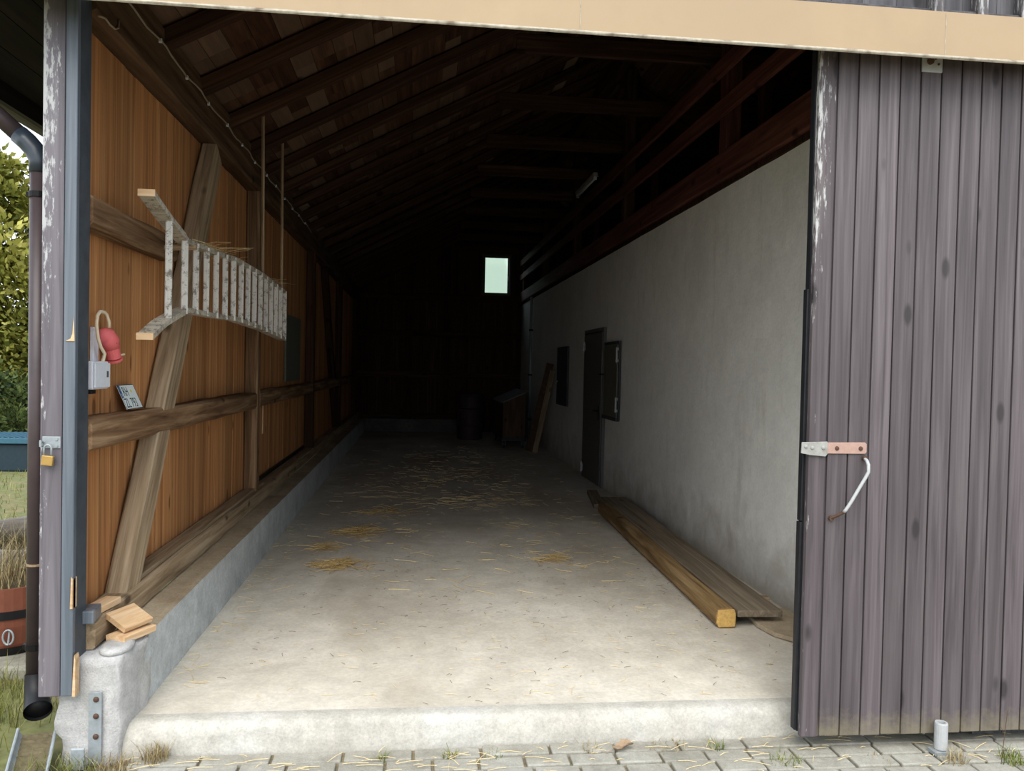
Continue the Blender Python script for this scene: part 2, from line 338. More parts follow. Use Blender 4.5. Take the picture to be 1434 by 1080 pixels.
# ------------------------------------------------------------------ setting: floor, curb, walls
mb = MB()
def lip(u, v):
    x = -1.30+u*(2.46+1.30); j = .010*noise.noise(Vector((x*2.3, 1, 0)))
    if v > .5: return (x, YF+.10+(v-.5)*2*(YB-YF-.1), 0)
    return (x, YF+.10*(v/.5), 0)
mb.grid(60, 60, lambda u, v: (-1.30+u*3.76, 3.70+(v**1.4)*(YB-3.70), .004*noise.noise(Vector((u*7, v*40, 0)))))
struct(obj('floor', mb, M['floor'], smooth=True))
mb = MB()
def lipf(u, v):
    x = -1.30+u*6.3; pts = [(3.70, .002), (3.66, .0), (3.63, -.008), (3.612, -.03), (3.603, -.06), (3.597, -.10), (3.595, -.17)]
    k = v*6; i = min(5, int(k)); f = k-i; a, b2 = pts[i], pts[i+1]
    w = .010*noise.noise(Vector((x*3, v*2, 5)))+.006*noise.noise(Vector((x*11, v*6, 5)))
    return (x, a[0]+(b2[0]-a[0])*f+w*(v > .2), a[1]+(b2[1]-a[1])*f+w*.6*(.2 < v < .95))
mb.grid(160, 12, lipf); struct(obj('trim_1', mb, M['lip'], smooth=True))
mb = MB()
mb.grid(4, 90, lambda u, v: (-1.185-.006*u+.006*noise.noise(Vector((v*60, u*2, 1))), 3.80+v*15.4, -.01+u*.318+.006*noise.noise(Vector((v*50, 9, 1)))*u))
mb.box(-1.33, -1.195, 3.82, 19.2, -.1, .30)
cu = struct(obj('baseboard_left', mb, M['curb']))
mb = MB(); mb.grid(5, 120, lambda u, v: (-1.190-u*.16, 3.82+v*15.3, .3085+.005*noise.noise(Vector((v*80, u*3, 2)))-.004*(u < .1))); obj('curb_top', mb, M['curb_dust'], cu)['label'] = 'dusty brown top of the grey concrete curb'
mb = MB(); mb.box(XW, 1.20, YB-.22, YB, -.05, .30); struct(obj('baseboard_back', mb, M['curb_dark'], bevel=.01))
# left wall: vertical boards with a light-tight backing and outside cladding
mb = MB(); y = 3.63
while y < YB:
    wd = random.uniform(.125, .15); mb.box(XW-.022, XW+random.uniform(-.002, .002), y+.002, min(y+wd-.002, YB), .40, 3.36); y += wd
wl = struct(obj('wall_left', mb, M['wall_wood']))
mb = MB(); mb.box(XW-.08, XW-.024, 3.66, YB+.05, .26, 3.24); obj('outer_cladding', mb, M['soffit_wood'], wl)['label'] = 'dark outer cladding of the left wall'
# right wall
mb = MB(); mb.grid(60, 24, lambda u, v: (XR+.008*noise.noise(Vector((u*40, v*8, 0))), 3.62+u*(YB-3.62), -.02+v*3.11)); mb.box(XR+.02, XR+.24, 3.62, YB, -.1, 3.07)
struct(obj('wall_right', mb, M['plaster'], smooth=False))
# back wall with window opening (boards)
WX0, WX1, WZ0, WZ1 = 1.50, 2.10, 3.25, 4.14
mb = MB(); x = XW-.1
while x < 6.6:
    wd = random.uniform(.13, .16); top = 5.6
    if x+wd > WX0 and x < WX1:
        mb.box(x+.001, x+wd-.001, YB, YB+.025, -.1, WZ0); mb.box(x+.001, x+wd-.001, YB, YB+.025, WZ1, top)
    else: mb.box(x+.001, x+wd-.001, YB, YB+.025, -.1, top)
    x += wd
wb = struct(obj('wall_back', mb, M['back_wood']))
mb = MB(); mb.box(XW-.1, WX0, YB+.026, YB+.10, -.2, 5.6); mb.box(WX1, 6.6, YB+.026, YB+.10, -.2, 5.6); mb.box(WX0, WX1, YB+.026, YB+.10, -.2, WZ0); mb.box(WX0, WX1, YB+.026, YB+.10, WZ1, 5.6)
obj('outer_cladding', mb, M['soffit_wood'], wb)['label'] = 'dark outer cladding of the back wall'
# window
wn = struct(thing('window_1', None, None, (1.80, YB, 3.695)))
mb = MB(); fx, fz = (WX1-WX0)/2, (WZ1-WZ0)/2
for a in ((-fx-.05, -fx, -fz-.05, fz+.05), (fx, fx+.05, -fz-.05, fz+.05), (-fx, fx, -fz-.05, -fz), (-fx, fx, fz, fz+.05)): mb.box(a[0], a[1], -.06, .08, a[2], a[3])
fr = obj('window_frame', mb, M['frame_dark'], wn, bevel=.004)
mb = MB(); k = .035
for a in ((-fx, -fx+k, -fz, fz), (fx-k, fx, -fz, fz), (-fx+k, fx-k, -fz, -fz+k), (-fx+k, fx-k, fz-k, fz)): mb.box(a[0], a[1], .01, .05, a[2], a[3])
sash = obj('sash', mb, M['frame_dark'], wn, bevel=.003)
mb = MB(); mb.box(-fx+k-.005, fx-k+.005, .028, .032, -fz+k-.005, fz-k+.005); obj('pane', mb, M['glass'], sash)
mb = MB(); mb.tube([(fx-.02, .0, -.02), (fx-.02, -.03, -.02), (fx-.02, -.035, -.12)], .008, 8); obj('window_catch', mb, M['galv'], sash)
# ------------------------------------------------------------------ roof
EX, EZ = -2.10, 2.93; RX, TA = 2.25, .53; RZ = EZ+TA*(RX-EX); ang = math.atan(TA); RE = 6.6
def roofz(x): return EZ+TA*(x-EX) if x <= RX else RZ-TA*(x-RX)
Y0R, Y1R = 3.27, YB+.45
def sheath(name, mat, x0, x1, off, th, y0, y1, bw=.145, light=.035):
    mb = MB(); L = abs(x1-x0)/math.cos(ang); sgn = 1 if x1 > x0 else -1; s = 0
    while s < L:
        wd = min(bw*random.uniform(.92, 1.08), L-s); xa = x0+sgn*s*math.cos(ang); xb = x0+sgn*(s+wd-.004)*math.cos(ang)
        y = y0
        while y < y1:
            l = min(random.choice([.755, 1.51, 1.51, 2.265, .5]), y1-y)
            t = random.random()**3*.35
            if random.random() < light: t = random.uniform(.75, 1)
            za, zb = roofz(xa)+off, roofz(xb)+off
            mb.add([(xa,y,za),(xb,y,zb),(xb,y+l-.003,zb),(xa,y+l-.003,za),(xa,y,za+th),(xb,y,zb+th),(xb,y+l-.003,zb+th),(xa,y+l-.003,za+th)], [(0,1,2,3),(7,6,5,4),(0,4,5,1),(1,5,6,2),(2,6,7,3),(3,7,4,0)], t)
            y += l
        s += wd
    return obj(name, mb, mat)
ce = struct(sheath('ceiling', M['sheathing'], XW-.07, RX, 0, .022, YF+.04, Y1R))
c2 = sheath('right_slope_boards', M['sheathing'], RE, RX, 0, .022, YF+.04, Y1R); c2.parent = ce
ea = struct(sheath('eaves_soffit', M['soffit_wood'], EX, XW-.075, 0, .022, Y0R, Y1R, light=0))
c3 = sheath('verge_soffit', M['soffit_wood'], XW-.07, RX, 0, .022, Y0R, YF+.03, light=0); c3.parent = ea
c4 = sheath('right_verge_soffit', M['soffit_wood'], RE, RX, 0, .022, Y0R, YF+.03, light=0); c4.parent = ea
mb = MB(); mb.box(EX-.018, EX+.004, Y0R, Y1R, 2.83, 2.965); struct(obj('trim_3', mb, M['soffit_wood']))
mb = MB(); mb.prism([(EX-.05, roofz(EX)+.02), (RX, RZ+.05), (RE+.1, roofz(RE)-.03), (RE+.1, roofz(RE)+.09), (RX, RZ+.17), (EX-.05, roofz(EX)+.13)], 'y', Y0R-.03, Y1R+.03); struct(obj('roof', mb, M['roofing']))
mb = MB(); mb.box(RE-.2, RE-.1, 3.6, YB+.1, -.15, roofz(RE)+.1); struct(obj('wall_outer_right', mb, M['loft_wood']))
mb = MB(); mb.box(XR-.02, RE-.1, 3.70, YB, 3.02, 3.06); struct(obj('loft_floor', mb, M['loft_wood']))
# front gable wall above the opening and behind the door
mb = MB(); x = XW-.1
while x < RE-.1:
    wd = random.uniform(.14, .17); z0 = 3.05 if x < XR+.05 else -.12
    xa, xb = x+.001, x+wd-.001
    mb.prism([(xa, z0), (xb, z0), (xb, roofz(xb)+.01), (xa, roofz(xa)+.01)], 'y', 3.53, 3.555); x += wd
wf = struct(obj('wall_front', mb, M['gable_wood']))
mb = MB(); mb.prism([(XW-.1, 3.05), (XR+.06, 3.05), (XR+.06, -.12), (RE-.1, -.12), (RE-.1, roofz(RE-.1)), (RX, RZ), (XW-.1, roofz(XW-.1))], 'y', 3.556, 3.62); obj('inner_lining', mb, M['loft_wood'], wf)
mb = MB(); mb.box(1.0, RE-.1, 3.49, 3.53, 3.12, 3.20); obj('ledge_board', mb, M['gable_wood'], wf, bevel=.004)['label'] = 'pale worn horizontal board above the tan rail cover'
for xb in (2.26, 2.475, 2.69, 2.9): 
    mb = MB(); mb.box(xb, xb+.05, 3.49, 3.53, 3.20, 3.9); mb.box(xb, xb+.05, 3.47, 3.489, 3.12, 3.9); obj('batten', mb, M['gable_batten'], wf, bevel=.004)['label'] = 'cover batten with flaking white paint'
# rafters (left slope), purlin, collar ties
def timber(name, p0, p1, W, H, mat, label=None, cat=None, group=None, jit=.003, seg=None, parent=None, roll=0, bow=0, ch=.01):
    p0, p1 = Vector(p0), Vector(p1); L = (p1-p0).length; mb = MB(); mb.hewn(L, W, H, seg or max(4, int(L*4)), jit, ch, bow=bow)
    o = obj(name, mb, mat, parent, p0, aim(p1-p0, roll))
    if label: tag(o, label, cat, group)
    return o
ordn = ['first','second','third','fourth','fifth','sixth','seventh','eighth','ninth','tenth']
RY = [3.86+.752*i for i in range(21)]
dn = Vector((math.sin(ang), 0, -math.cos(ang)))*.056
for i, y in enumerate(RY):
    a, b2 = Vector((XW-.05, y, roofz(XW-.05))), Vector((RX-.03, y, roofz(RX-.03)))
    lab = '%s dark rafter back from the barn opening, on the left roof slope' % ordn[i] if i < 10 else 'dark rafter deep in the unlit back half of the roof'
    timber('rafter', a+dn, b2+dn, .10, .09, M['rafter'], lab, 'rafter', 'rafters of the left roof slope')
for i in range(0, 21, 2):
    y = RY[i]; d2 = Vector((-dn.x, 0, dn.z))
    timber('rafter', Vector((RX+.06, y, RZ-.06))+d2, Vector((RE-.25, y, roofz(RE-.25)))+d2, .10, .09, M['rafter'], 'dark rafter on the far roof slope beyond the loft rails', 'rafter', 'rafters of the right roof slope')
for k, i in enumerate(range(4, 21, 2)):
    y = RY[i]; timber('collar_tie', (.78, y+.08, 4.28), (3.7, y+.08, 4.28), .05, .16, M['rafter'], 'dark horizontal tie across the roof above the white wall', 'beam', 'collar ties under the ridge')
# ------------------------------------------------------------------ left wall timbers
timber('wall_plate', (-1.43, 3.64, 3.15), (-1.43, YB, 3.15), .14, .30, M['plate_wood'], 'long dark plate beam along the top of the left wall', 'beam', jit=.006, seg=60)
timber('sill_beam', (-1.405, 3.64, .37), (-1.405, YB-.02, .37), .132, .12, M['old_wood'], 'long grey sill timber at the foot of the left wall', 'beam', jit=.006, seg=60)
mb = MB(); mb.box(0, 3.45, -.055, .035, -.012, .012); cb = obj('sill_board', mb, M['old_wood'], None, (-1.425, 4.22, .445), aim((0,1,0)), bevel=.003); tag(cb, 'flat dusty brown board lying on the sill behind the brace', 'board')
PY = [7.30, 11.10, 14.95, 18.75]
pl = ['nearest upright post of the left wall, where the bright boards end', 'second upright post back on the left wall, at the edge of the dark', 'third upright post back on the left wall, in the dark', 'upright post in the far left corner of the barn']
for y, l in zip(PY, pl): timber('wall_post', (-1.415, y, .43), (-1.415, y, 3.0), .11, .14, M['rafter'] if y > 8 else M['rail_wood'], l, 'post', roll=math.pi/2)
segs = [3.64]+PY+[YB]
rl = ['nearest length of the lower wall rail, carrying the number plate', 'second length of the lower wall rail, past the nearest post', 'third length of the lower wall rail, in the dark', 'fourth length of the lower wall rail, in deep dark', 'last stub of lower wall rail at the far left corner']
for i in range(5):
    a, b2 = segs[i]+(.07 if i else 0), segs[i+1]-(.07 if i < 4 else .01)
    timber('wall_rail', (-1.418, a, 1.22), (-1.418, b2, 1.215), .115, .14, M['rail_wood'], rl[i], 'rail', jit=.008, seg=30, ch=.016)
timber('wall_rail', (-1.42, 3.64, 2.17), (-1.42, 4.86, 2.17), .108, .135, M['rail_wood'], 'short upper rail between the door post and the brace, above the red socket', 'rail', jit=.008, seg=16, ch=.016)
# brace: front edge y = 4.18 + .64 (z-.58)
br_d = Vector((0, .64, 1)).normalized(); nrm = Vector((0, 1, -.64)).normalized()
p0 = Vector((-1.412, 4.08, .43))+nrm*.095; p0 = p0+br_d*(-.02); p1 = Vector((-1.412, 5.72, 3.0))+nrm*.095
timber('brace', p0, p1, .10, .19, M['old_wood'], 'broad grey diagonal brace rising behind the white ladder', 'brace', jit=.005, seg=24)
p0 = Vector((-1.42, 14.7, .45)); p1 = Vector((-1.42, 12.6, 3.0)); timber('brace', p0, p1, .10, .16, M['rafter'], 'dark diagonal brace on the left wall near the back', 'brace')
# back wall rails
for z, l in ((3.13, 'topmost'), (2.27, 'middle'), (1.32, 'lowest')):
    timber('back_rail', (XW+.02, YB-.06, z), (XR-.02, YB-.06, z), .11, .15, M['rafter'], l+' dark rail across the back wall', 'rail')
timber('back_rail', (XW+.02, YB-.06, .36), (1.2, YB-.06, .36), .11, .11, M['rafter'], 'dark sill timber on the low concrete footing of the back wall', 'rail')
# nailed slip of light wood
mb = MB(); mb.box(0, .27, -.012, .012, -.006, .006); tag(obj('wood_slip', mb, M['fresh_wood'], None, (-1.462, 8.06, .86), aim((0,0.02,1)), bevel=.002), 'thin light wooden slip fixed upright on the boards past the nearest post', 'slat')
# black strip painting the gap's shade; shallow panel over the boards further back
mb = MB(); mb.box(0, 3.4, -.01, .01, 0, .035); tag(obj('gap_shade_strip', mb, M['black'], None, (-1.455, 7.5, .435), aim((0,1,0))), 'black strip standing in for the shaded gap at the foot of the boards past the nearest post', 'slat')
mb = MB(); mb.box(-.012, .012, 0, 1.1, 0, .75); tag(obj('wall_panel', mb, M['shutter'], None, (-1.455, 9.3, 1.33), bevel=.004), 'grey blue panel on the left wall beyond the ladder', 'panel')
# ------------------------------------------------------------------ loft frame on the white wall
timber('wall_beam', (XR+.03, 3.64, 3.185), (XR+.03, YB-.02, 3.185), .16, .235, M['red_timber'], 'long red-brown beam capping the white wall', 'beam', jit=.004, seg=50)
LP = [6.38, 9.6, 12.75, 15.9, 18.9]
for i, y in enumerate(LP):
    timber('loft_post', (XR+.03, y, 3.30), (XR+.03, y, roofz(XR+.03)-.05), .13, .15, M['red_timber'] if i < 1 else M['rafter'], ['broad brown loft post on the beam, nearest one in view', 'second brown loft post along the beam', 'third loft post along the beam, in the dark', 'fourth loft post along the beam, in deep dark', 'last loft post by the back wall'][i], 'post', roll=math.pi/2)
for z, l in ((3.64, 'lower red-brown loft rail just above the beam'), (3.97, 'upper red-brown loft rail above the white wall')):
    timber('loft_rail', (XR-.055, 3.7, z), (XR-.055, YB-.02, z), .04, .14, M['red_timber'], l, 'rail', jit=.003, seg=50)
for i, y in enumerate((7.05, 10.5, 14.0)):
    timber('loft_post', (3.02, y, 3.06), (3.02, y, roofz(3.02)-.05), .10, .10, M['red_timber'], ['thin red-brown post behind the loft rails near the door', 'thin dark post set back in the loft, second one in', 'thin dark post set back in the loft, deepest one'][i], 'post')
timber('purlin', (RX, 3.64, RZ-.2), (RX, YB, RZ-.2), .12, .18, M['rafter'], 'dark ridge purlin at the top of the roof', 'beam', seg=30)
# ------------------------------------------------------------------ door, shutter, hatch in the white wall
dr = struct(thing('door_1', None, None, (2.39, 11.02, 0)))
mb = MB(); mb.box(-.02, .02, -.56, .56, .01, 2.03); leaf = obj('door_leaf', mb, M['grey_door'], dr, bevel=.004)
mb = MB(); mb.box(-.012, .03, -.62, -.57, 0, 2.09); mb.box(-.012, .03, .57, .62, 0, 2.09); mb.box(-.012, .03, -.57, .57, 2.04, 2.09); obj('door_frame', mb, M['grey_door'], dr, bevel=.003)
mb = MB(); mb.tube([(-.02, -.46, 1.0), (-.065, -.46, 1.0), (-.07, -.44, 1.0), (-.07, -.33, .99)], .011, 8); mb.box(-.028, -.02, -.485, -.435, .87, 1.06); obj('door_handle', mb, M['black_metal'], dr, bevel=.002)
for z in (.14, 1.86):
    mb = MB(); mb.tube([(-.03, .565, z-.07), (-.03, .565, z+.07)], .012, 8); mb.box(-.026, -.018, .5, .6, z-.05, z+.05); obj('hinge', mb, M['white_paint'], dr)
sh = thing('window_shutter', 'green-grey shutter with pale hinges on the white wall beside the grey door', 'shutter', (2.392, 9.99, 1.42))
mb = MB(); mb.box(-.02, .01, -.35, .35, -.47, .43); obj('shutter_panel', mb, M['shutter'], sh, bevel=.004)
mb = MB(); mb.box(-.03, .02, -.37, .37, -.50, -.455); obj('shutter_sill', mb, M['hatch'], sh, bevel=.003)
mb = MB()
for a in ((-.39,-.355,-.49,.47),(.355,.39,-.49,.47),(-.355,.355,.435,.47)): mb.box(-.008, .02, *a)
obj('shutter_frame', mb, M['hatch'], sh, bevel=.003)
for z in (.30, -.30):
    h = MB(); h.tube([(-.03, -.37, z-.09), (-.03, -.37, z+.09)], .012, 8); h.box(-.027, -.018, -.42, -.30, z+.055, z+.085); h.box(-.027, -.018, -.42, -.30, z-.085, z-.055); obj('hinge', h, M['white_paint'], sh)
mb = MB(); mb.tube([(-.02, .33, .06), (-.06, .36, .06), (-.07, .42, .06)], .01, 8); obj('shutter_hook', mb, M['black_metal'], sh)
ht = thing('wall_hatch', 'dark narrow hatch in the white wall beyond the grey door', 'hatch', (2.395, 13.45, 1.42))
mb = MB(); mb.box(-.015, .01, -.44, .44, -.46, .45); obj('hatch_panel', mb, M['hatch'], ht, bevel=.004)
mb = MB()
for a in ((-.47,-.44,-.49,.48),(.44,.47,-.49,.48),(-.44,.44,.45,.48),(-.44,.44,-.49,-.46)): mb.box(-.022, .015, *a)
obj('hatch_frame', mb, M['hatch'], ht, bevel=.003)
mb = MB(); mb.tube([(-.015,.38,-.1),(-.05,.38,-.1),(-.05,.38,-.16)], .01, 8); obj('hatch_knob', mb, M['white_paint'], ht)
# conduit on the wall, lamp tube
cd = thing('wall_conduit', 'thin grey pipe running up the far end of the white wall', 'pipe', (2.37, 17.3, .02))
mb = MB(); mb.tube([(0,0,.0), (0,0,3.02)], .028, 12); obj('pipe', mb, M['galv'], cd, smooth=True)
for z in (.4, 1.35, 2.3):
    mb = MB(); mb.tube([(0,0,z), (0,0,z+.035)], .036, 12); mb.box(0,.05,-.012,.012,z,z+.035); obj('pipe_clip', mb, M['black_metal'], cd)
lp = thing('tube_lamp', 'unlit white fluorescent tube lamp under the upper loft rail', 'lamp', (2.31, 11.45, 4.12))
mb = MB(); mb.box(-.03,.03,-.62,.62,-.005,.05); obj('lamp_housing', mb, M['white_paint'], lp, bevel=.006)
mb = MB(); mb.tube([(0,-.60,-.028),(0,.60,-.028)], .014, 10); obj('tube', mb, M['white_plastic'], lp, smooth=True)
for s in (-1, 1):
    mb = MB(); mb.box(-.02,.02,s*.60-.015,s*.60+.015,-.045,-.004); obj('end_cap', mb, M['white_plastic'], lp)
for q in (-.4, .4):
    mb = MB(); mb.tube([(0,q,.05),(.09,q,.05)], .008, 6); obj('bracket', mb, M['galv'], lp)
# ------------------------------------------------------------------ far right corner: bin on castors, drum, leaning boards
bn = thing('feed_bin', 'long brown wooden bin with slanted grey lid on castors in the far right corner', 'bin', (1.84, 15.75, 0))
mb = MB(); mb.prism([(-.215,.20),(.215,.20),(.215,1.055),(-.215,.865)], 'y', -.26, 1.52); obj('body', mb, M['box_wood'], bn, bevel=.006)
mb = MB(); mb.prism([(-.245,.853),(.245,1.069),(.245,1.095),(-.245,.88)], 'y', -.30, 1.56); obj('lid', mb, M['lid'], bn, bevel=.004)
mb = MB(); mb.box(-.235,.235,-.28,1.54,.14,.20); obj('base_frame', mb, M['hatch'], bn, bevel=.004)
for sx in (-.18,.18):
    for sy in (-.2,1.45):
        mb = MB(); mb.tube([(sx-.018,sy,.055),(sx+.018,sy,.055)], .055, 14); c_ = obj('castor_wheel', mb, M['black'], bn)
        mb = MB(); mb.box(sx-.028,sx-.02,sy-.025,sy+.025,.05,.14); mb.box(sx+.02,sx+.028,sy-.025,sy+.025,.05,.14); obj('castor_fork', mb, M['white_paint'], c_)
dm = thing('storage_drum', 'dark red-brown drum standing left of the wooden bin by the back wall', 'drum', (1.12, 17.4, 0))
mb = MB(); mb.lathe([(.26,.0),(.27,.02),(.27,.28),(.285,.30),(.27,.32),(.27,.62),(.285,.64),(.27,.66),(.27,.90),(.26,.92)], 28); obj('drum_body', mb, M['barrel_dark'], dm, smooth=False)
mb = MB(); mb.lathe([(.255,.921),(.285,.925),(.285,.95),(.24,.955),(.23,.945)], 28); obj('drum_lid', mb, M['barrel_dark'], dm)
def plank(name, p0, p1, W, H, mat, label, cat='board', group=None, roll=0): return timber(name, p0, p1, W, H, mat, label, cat, group, jit=.002, roll=roll, ch=.004)
plank('leaning_board', (2.03, 14.72, .03), (2.315, 14.26, 1.62), .13, .025, M['box_wood'], 'widest weathered board leaning against the white wall in the dark corner', roll=-.785)
plank('leaning_board', (2.11, 14.52, .03), (2.33, 14.08, 1.50), .09, .025, M['old_wood'], 'narrow pale-edged board leaning in front of the other leaning boards', roll=-.785)
plank('leaning_board', (2.12, 14.98, .03), (2.325, 14.55, 1.25), .12, .025, M['box_wood'], 'shortest dark board leaning behind, next to the bin', roll=-.785)
# ------------------------------------------------------------------ timbers on the floor along the white wall
lg = thing('floor_timber', 'long squared timber with yellow sawn end lying on the floor by the white wall', 'timber', (1.875, 4.74, .062))
d = Vector((2.00-1.875, 8.55-4.74, 0)); L = d.length
mb = MB(); mb.hewn(L, .125, .12, 26, .006, .026); obj('timber', mb, M['tan_timber'], lg, rot=aim(d))
mb = MB(); mb.prism([(-.055,-.05),(.045,-.055),(.058,-.03),(.05,.05),(-.05,.055),(-.06,.02)], 'x', -.012, .006); obj('sawn_end', mb, M['end_grain'], lg, rot=aim(d), bevel=.004)['label'] = 'bright yellow sawn end of the timber'
plank('floor_plank', (2.09, 4.74, .085), (2.22, 9.05, .085), .28, .04, M['plank_wood'], 'wide grey plank lying between the long timber and the white wall')
for yy, l in ((5.2, 'front'), (8.4, 'rear')): 
    plank('plank_batten', (1.97, yy, .032), (2.34, yy, .032), .08, .06, M['old_wood'], l+' batten under the wide grey plank by the white wall', 'batten')
mb = MB(); mb.prism([(2.09,4.98),(2.07,4.74),(2.10,4.56),(2.19,4.43),(2.31,4.44),(2.40,4.60),(2.40,5.05)], 'z', .004, .03); tag(obj('plank_end', mb, M['curb_dust'], None, bevel=.004), 'pale worn plank end with an angled cut, poking out beside the sliding door', 'board')
plank('floor_plank', (2.02, 8.85, .03), (2.16, 9.9, .03), .12, .05, M['plank_wood'], 'short dark plank at the far end of the long floor timber', 'board')
# ------------------------------------------------------------------ door post with fittings
dp = thing('door_post', 'tall weathered dark door post at the left of the barn opening', 'post', (-1.43, 3.55, .17))
mb = MB(); mb.box(-.073, .010, -.06, -.03, 0, 3.2); obj('front_board', mb, M['post_wood'], dp, bevel=.004)['label'] = 'purple-brown front board with flaking white paint'
mb = MB(); mb.box(.0115, .058, -.0585, -.03, 0, 3.2); obj('front_board', mb, M['post_blue'], dp, bevel=.004)['label'] = 'bluish dark front board'
mb = MB(); mb.box(.02, .056, -.029, .085, .12, 2.865); obj('side_board', mb, M['post_side'], dp, bevel=.003)
mb = MB(); mb.box(-.073, .019, -.029, .085, .0, 2.865); obj('core', mb, M['post_side'], dp)
mb = MB(); mb.prism([(-.014,0),(.022,.0),(.021,.03),(.018,.10),(.013,.03),(.006,.01)], 'y', -.062, -.0585); c_ = obj('bare_splinter', mb, M['fresh_wood'], dp, loc=(.034,0,1.445), bevel=.001); c_['label'] = 'splinter of bare pale wood'
mb = MB(); mb.prism([(0,0),(.012,.0),(.012,.15),(.007,.17),(.003,.09)], 'y', -.062, -.02); obj('bare_splinter', mb, M['fresh_wood'], dp, loc=(.0585,0,.0))['label'] = 'bare orange torn edge at the foot'
mb = MB(); mb.prism([(0,0),(.010,.0),(.010,.12),(.004,.13)], 'y', -.064, -.02); obj('bare_splinter', mb, M['fresh_wood'], dp, loc=(.0480,0,.36))['label'] = 'small bare torn spot'
mb = MB(); mb.box(-.035,.035,-.004,.0,-.024,.024)
hp = obj('hasp_plate', mb, M['galv'], dp, loc=(-.028,-.0605,1.036), bevel=.002)
mb = MB(); mb.tube([(-.03,-.004,.0),(-.03,-.03,.008),(-.03,-.03,-.012),(-.03,-.004,-.012)], .005, 8)
obj('staple', mb, M['galv'], hp)
for q in ((.02,.014),(.02,-.014)):
    mb = MB(); mb.tube([(q[0],-.004,q[1]),(q[0],-.008,q[1])], .006, 8); obj('bolt', mb, M['galv'], hp)
pk = thing('padlock', 'small brass padlock hanging on the hasp of the left door post', 'padlock', (-1.464, 3.468, 1.135))
mb = MB(); mb.box(-.022,.022,-.009,.009,-.02,.02); obj('lock_body', mb, M['brass'], pk, rot=(0,.12,0), bevel=.003)
mb = MB(); mb.tube([(-.014,0,.018)]+[(.0-.014*math.cos(a),0,.048+.015*math.sin(a)) for a in [i*math.pi/8 for i in range(9)]]+[(.014,0,.018)], .0042, 8); obj('shackle', mb, M['galv'], pk, smooth=True)
# ------------------------------------------------------------------ pier, steel bar guide
pr = thing('foundation_pier', 'whitewashed rough concrete pier under the left door post', 'pier', (-1.33, 3.6, -.15))
mb = MB()
outl = [(-.125,-.045),(.0,-.052),(.085,-.048),(.118,-.03),(.135,.06),(.148,.20),(.13,.30),(-.06,.32),(-.125,.25)]
nz_ = 12; vs = []; n_ = len(outl)*4
pts = []
for i in range(len(outl)):
    a, b2 = outl[i], outl[(i+1) % len(outl)]
    for k in range(4): pts.append((a[0]+(b2[0]-a[0])*k/4, a[1]+(b2[1]-a[1])*k/4))
for j in range(nz_+1):
    z = j/nz_; hgt = z*.455
    for (x, y) in pts:
        wv = noise.noise(Vector((x*9, y*9, hgt*9)))*.014 + noise.noise(Vector((x*25, y*25, hgt*25)))*.006
        k = 1+.05*(1-z)-(.14 if (x < -.09 and hgt < .12) else 0); vs.append((x*k+wv, y*k+wv*.7, hgt))
fs = [(j*n_+i, j*n_+(i+1) % n_, (j+1)*n_+(i+1) % n_, (j+1)*n_+i) for j in range(nz_) for i in range(n_)]+[[nz_*n_+i for i in range(n_)]]
mb.add(vs, fs); obj('pier_block', mb, M['pier'], pr, smooth=True)
mb = MB(); mb.lathe([(.0,.0),(.075,.0),(.086,.012),(.083,.024),(.06,.032),(.03,.028),(.004,.03)], 22); capo = obj('mortar_cap', mb, M['pier'], pr, loc=(.075,.06,.452), smooth=True); capo.scale = (.75,1.25,1); capo['label'] = 'rounded white mortar cap on top of the pier'
st = thing('door_guide', 'upright galvanised flat bar with hooked foot bolted to the pier', 'bracket', (-1.297, 3.535, -.13))
mb = MB(); mb.box(-.026,.026,-.004,.004,.0,.30); obj('flat_bar', mb, M['galv'], st, bevel=.0015)
for z in (.27,.20,.115):
    mb = MB(); mb.lathe([(.0001,-.001),(.012,0),(.011,.004),(.006,.008),(.0001,.009)], 10); obj('bolt', mb, M['rust'], st, loc=(.004,-.004,z), rot=(math.pi/2,0,0))
mb = MB(); mb.prism([(-.004,.0),(-.055,.0),(-.055,.085),(-.048,.09),(-.048,.008),(-.004,.008)], 'x', -.075, -.022); obj('hook_foot', mb, M['galv'], st, bevel=.0015)
# ------------------------------------------------------------------ sliding door
sd = thing('sliding_door', 'large dark brown boarded sliding door covering the right of the opening', 'door', (1.71, 3.42, -.06))
mb = MB(); mb.box(.0, .078, 0, .03, 0, 3.04); obj('edge_board', mb, M['door_peel'], sd, bevel=.004)['label'] = 'leading edge board with flaking white paint'
mb = MB(); x = .083
while x < 3.3:
    wd = .0965; mb.box(x+.0035, x+wd-.0035, -.002+random.uniform(-.001,.001), .026, .0+random.uniform(0,.004), 3.04); mb.box(x-.004, x+.004, .008, .024, .002, 3.04, .0); x += wd
obj('door_boards', mb, M['door_wood'], sd, bevel=.003)
mb = MB(); mb.box(-.004, 3.3, .0305, .068, .015, 3.04); obj('back_frame', mb, M['door_edge'], sd)
mb = MB(); mb.box(-.016, -.0045, .03, .066, .02, .95); mb.box(-.014, -.0045, .03, .066, .955, 1.98); obj('edge_strip', mb, M['door_edge'], sd, bevel=.002)
hs = MB(); hs.prism([(-.04,1.26),(-.038,1.308),(.08,1.312),(.082,1.258),(.072,1.246),(.0,1.252)], 'y', -.012, -.004)
h1 = obj('strap_hasp', hs, M['grey_strap'], sd, bevel=.002); h1['label'] = 'pale grey front part of the steel strap'
hs = MB(); hs.prism([(.078,1.259),(.078,1.308),(.255,1.310),(.264,1.302),(.264,1.267),(.257,1.259)], 'y', -.009, -.003)
h2 = obj('strap', hs, M['pink_strap'], sd, bevel=.002); h2['label'] = 'faded pink part of the steel strap'
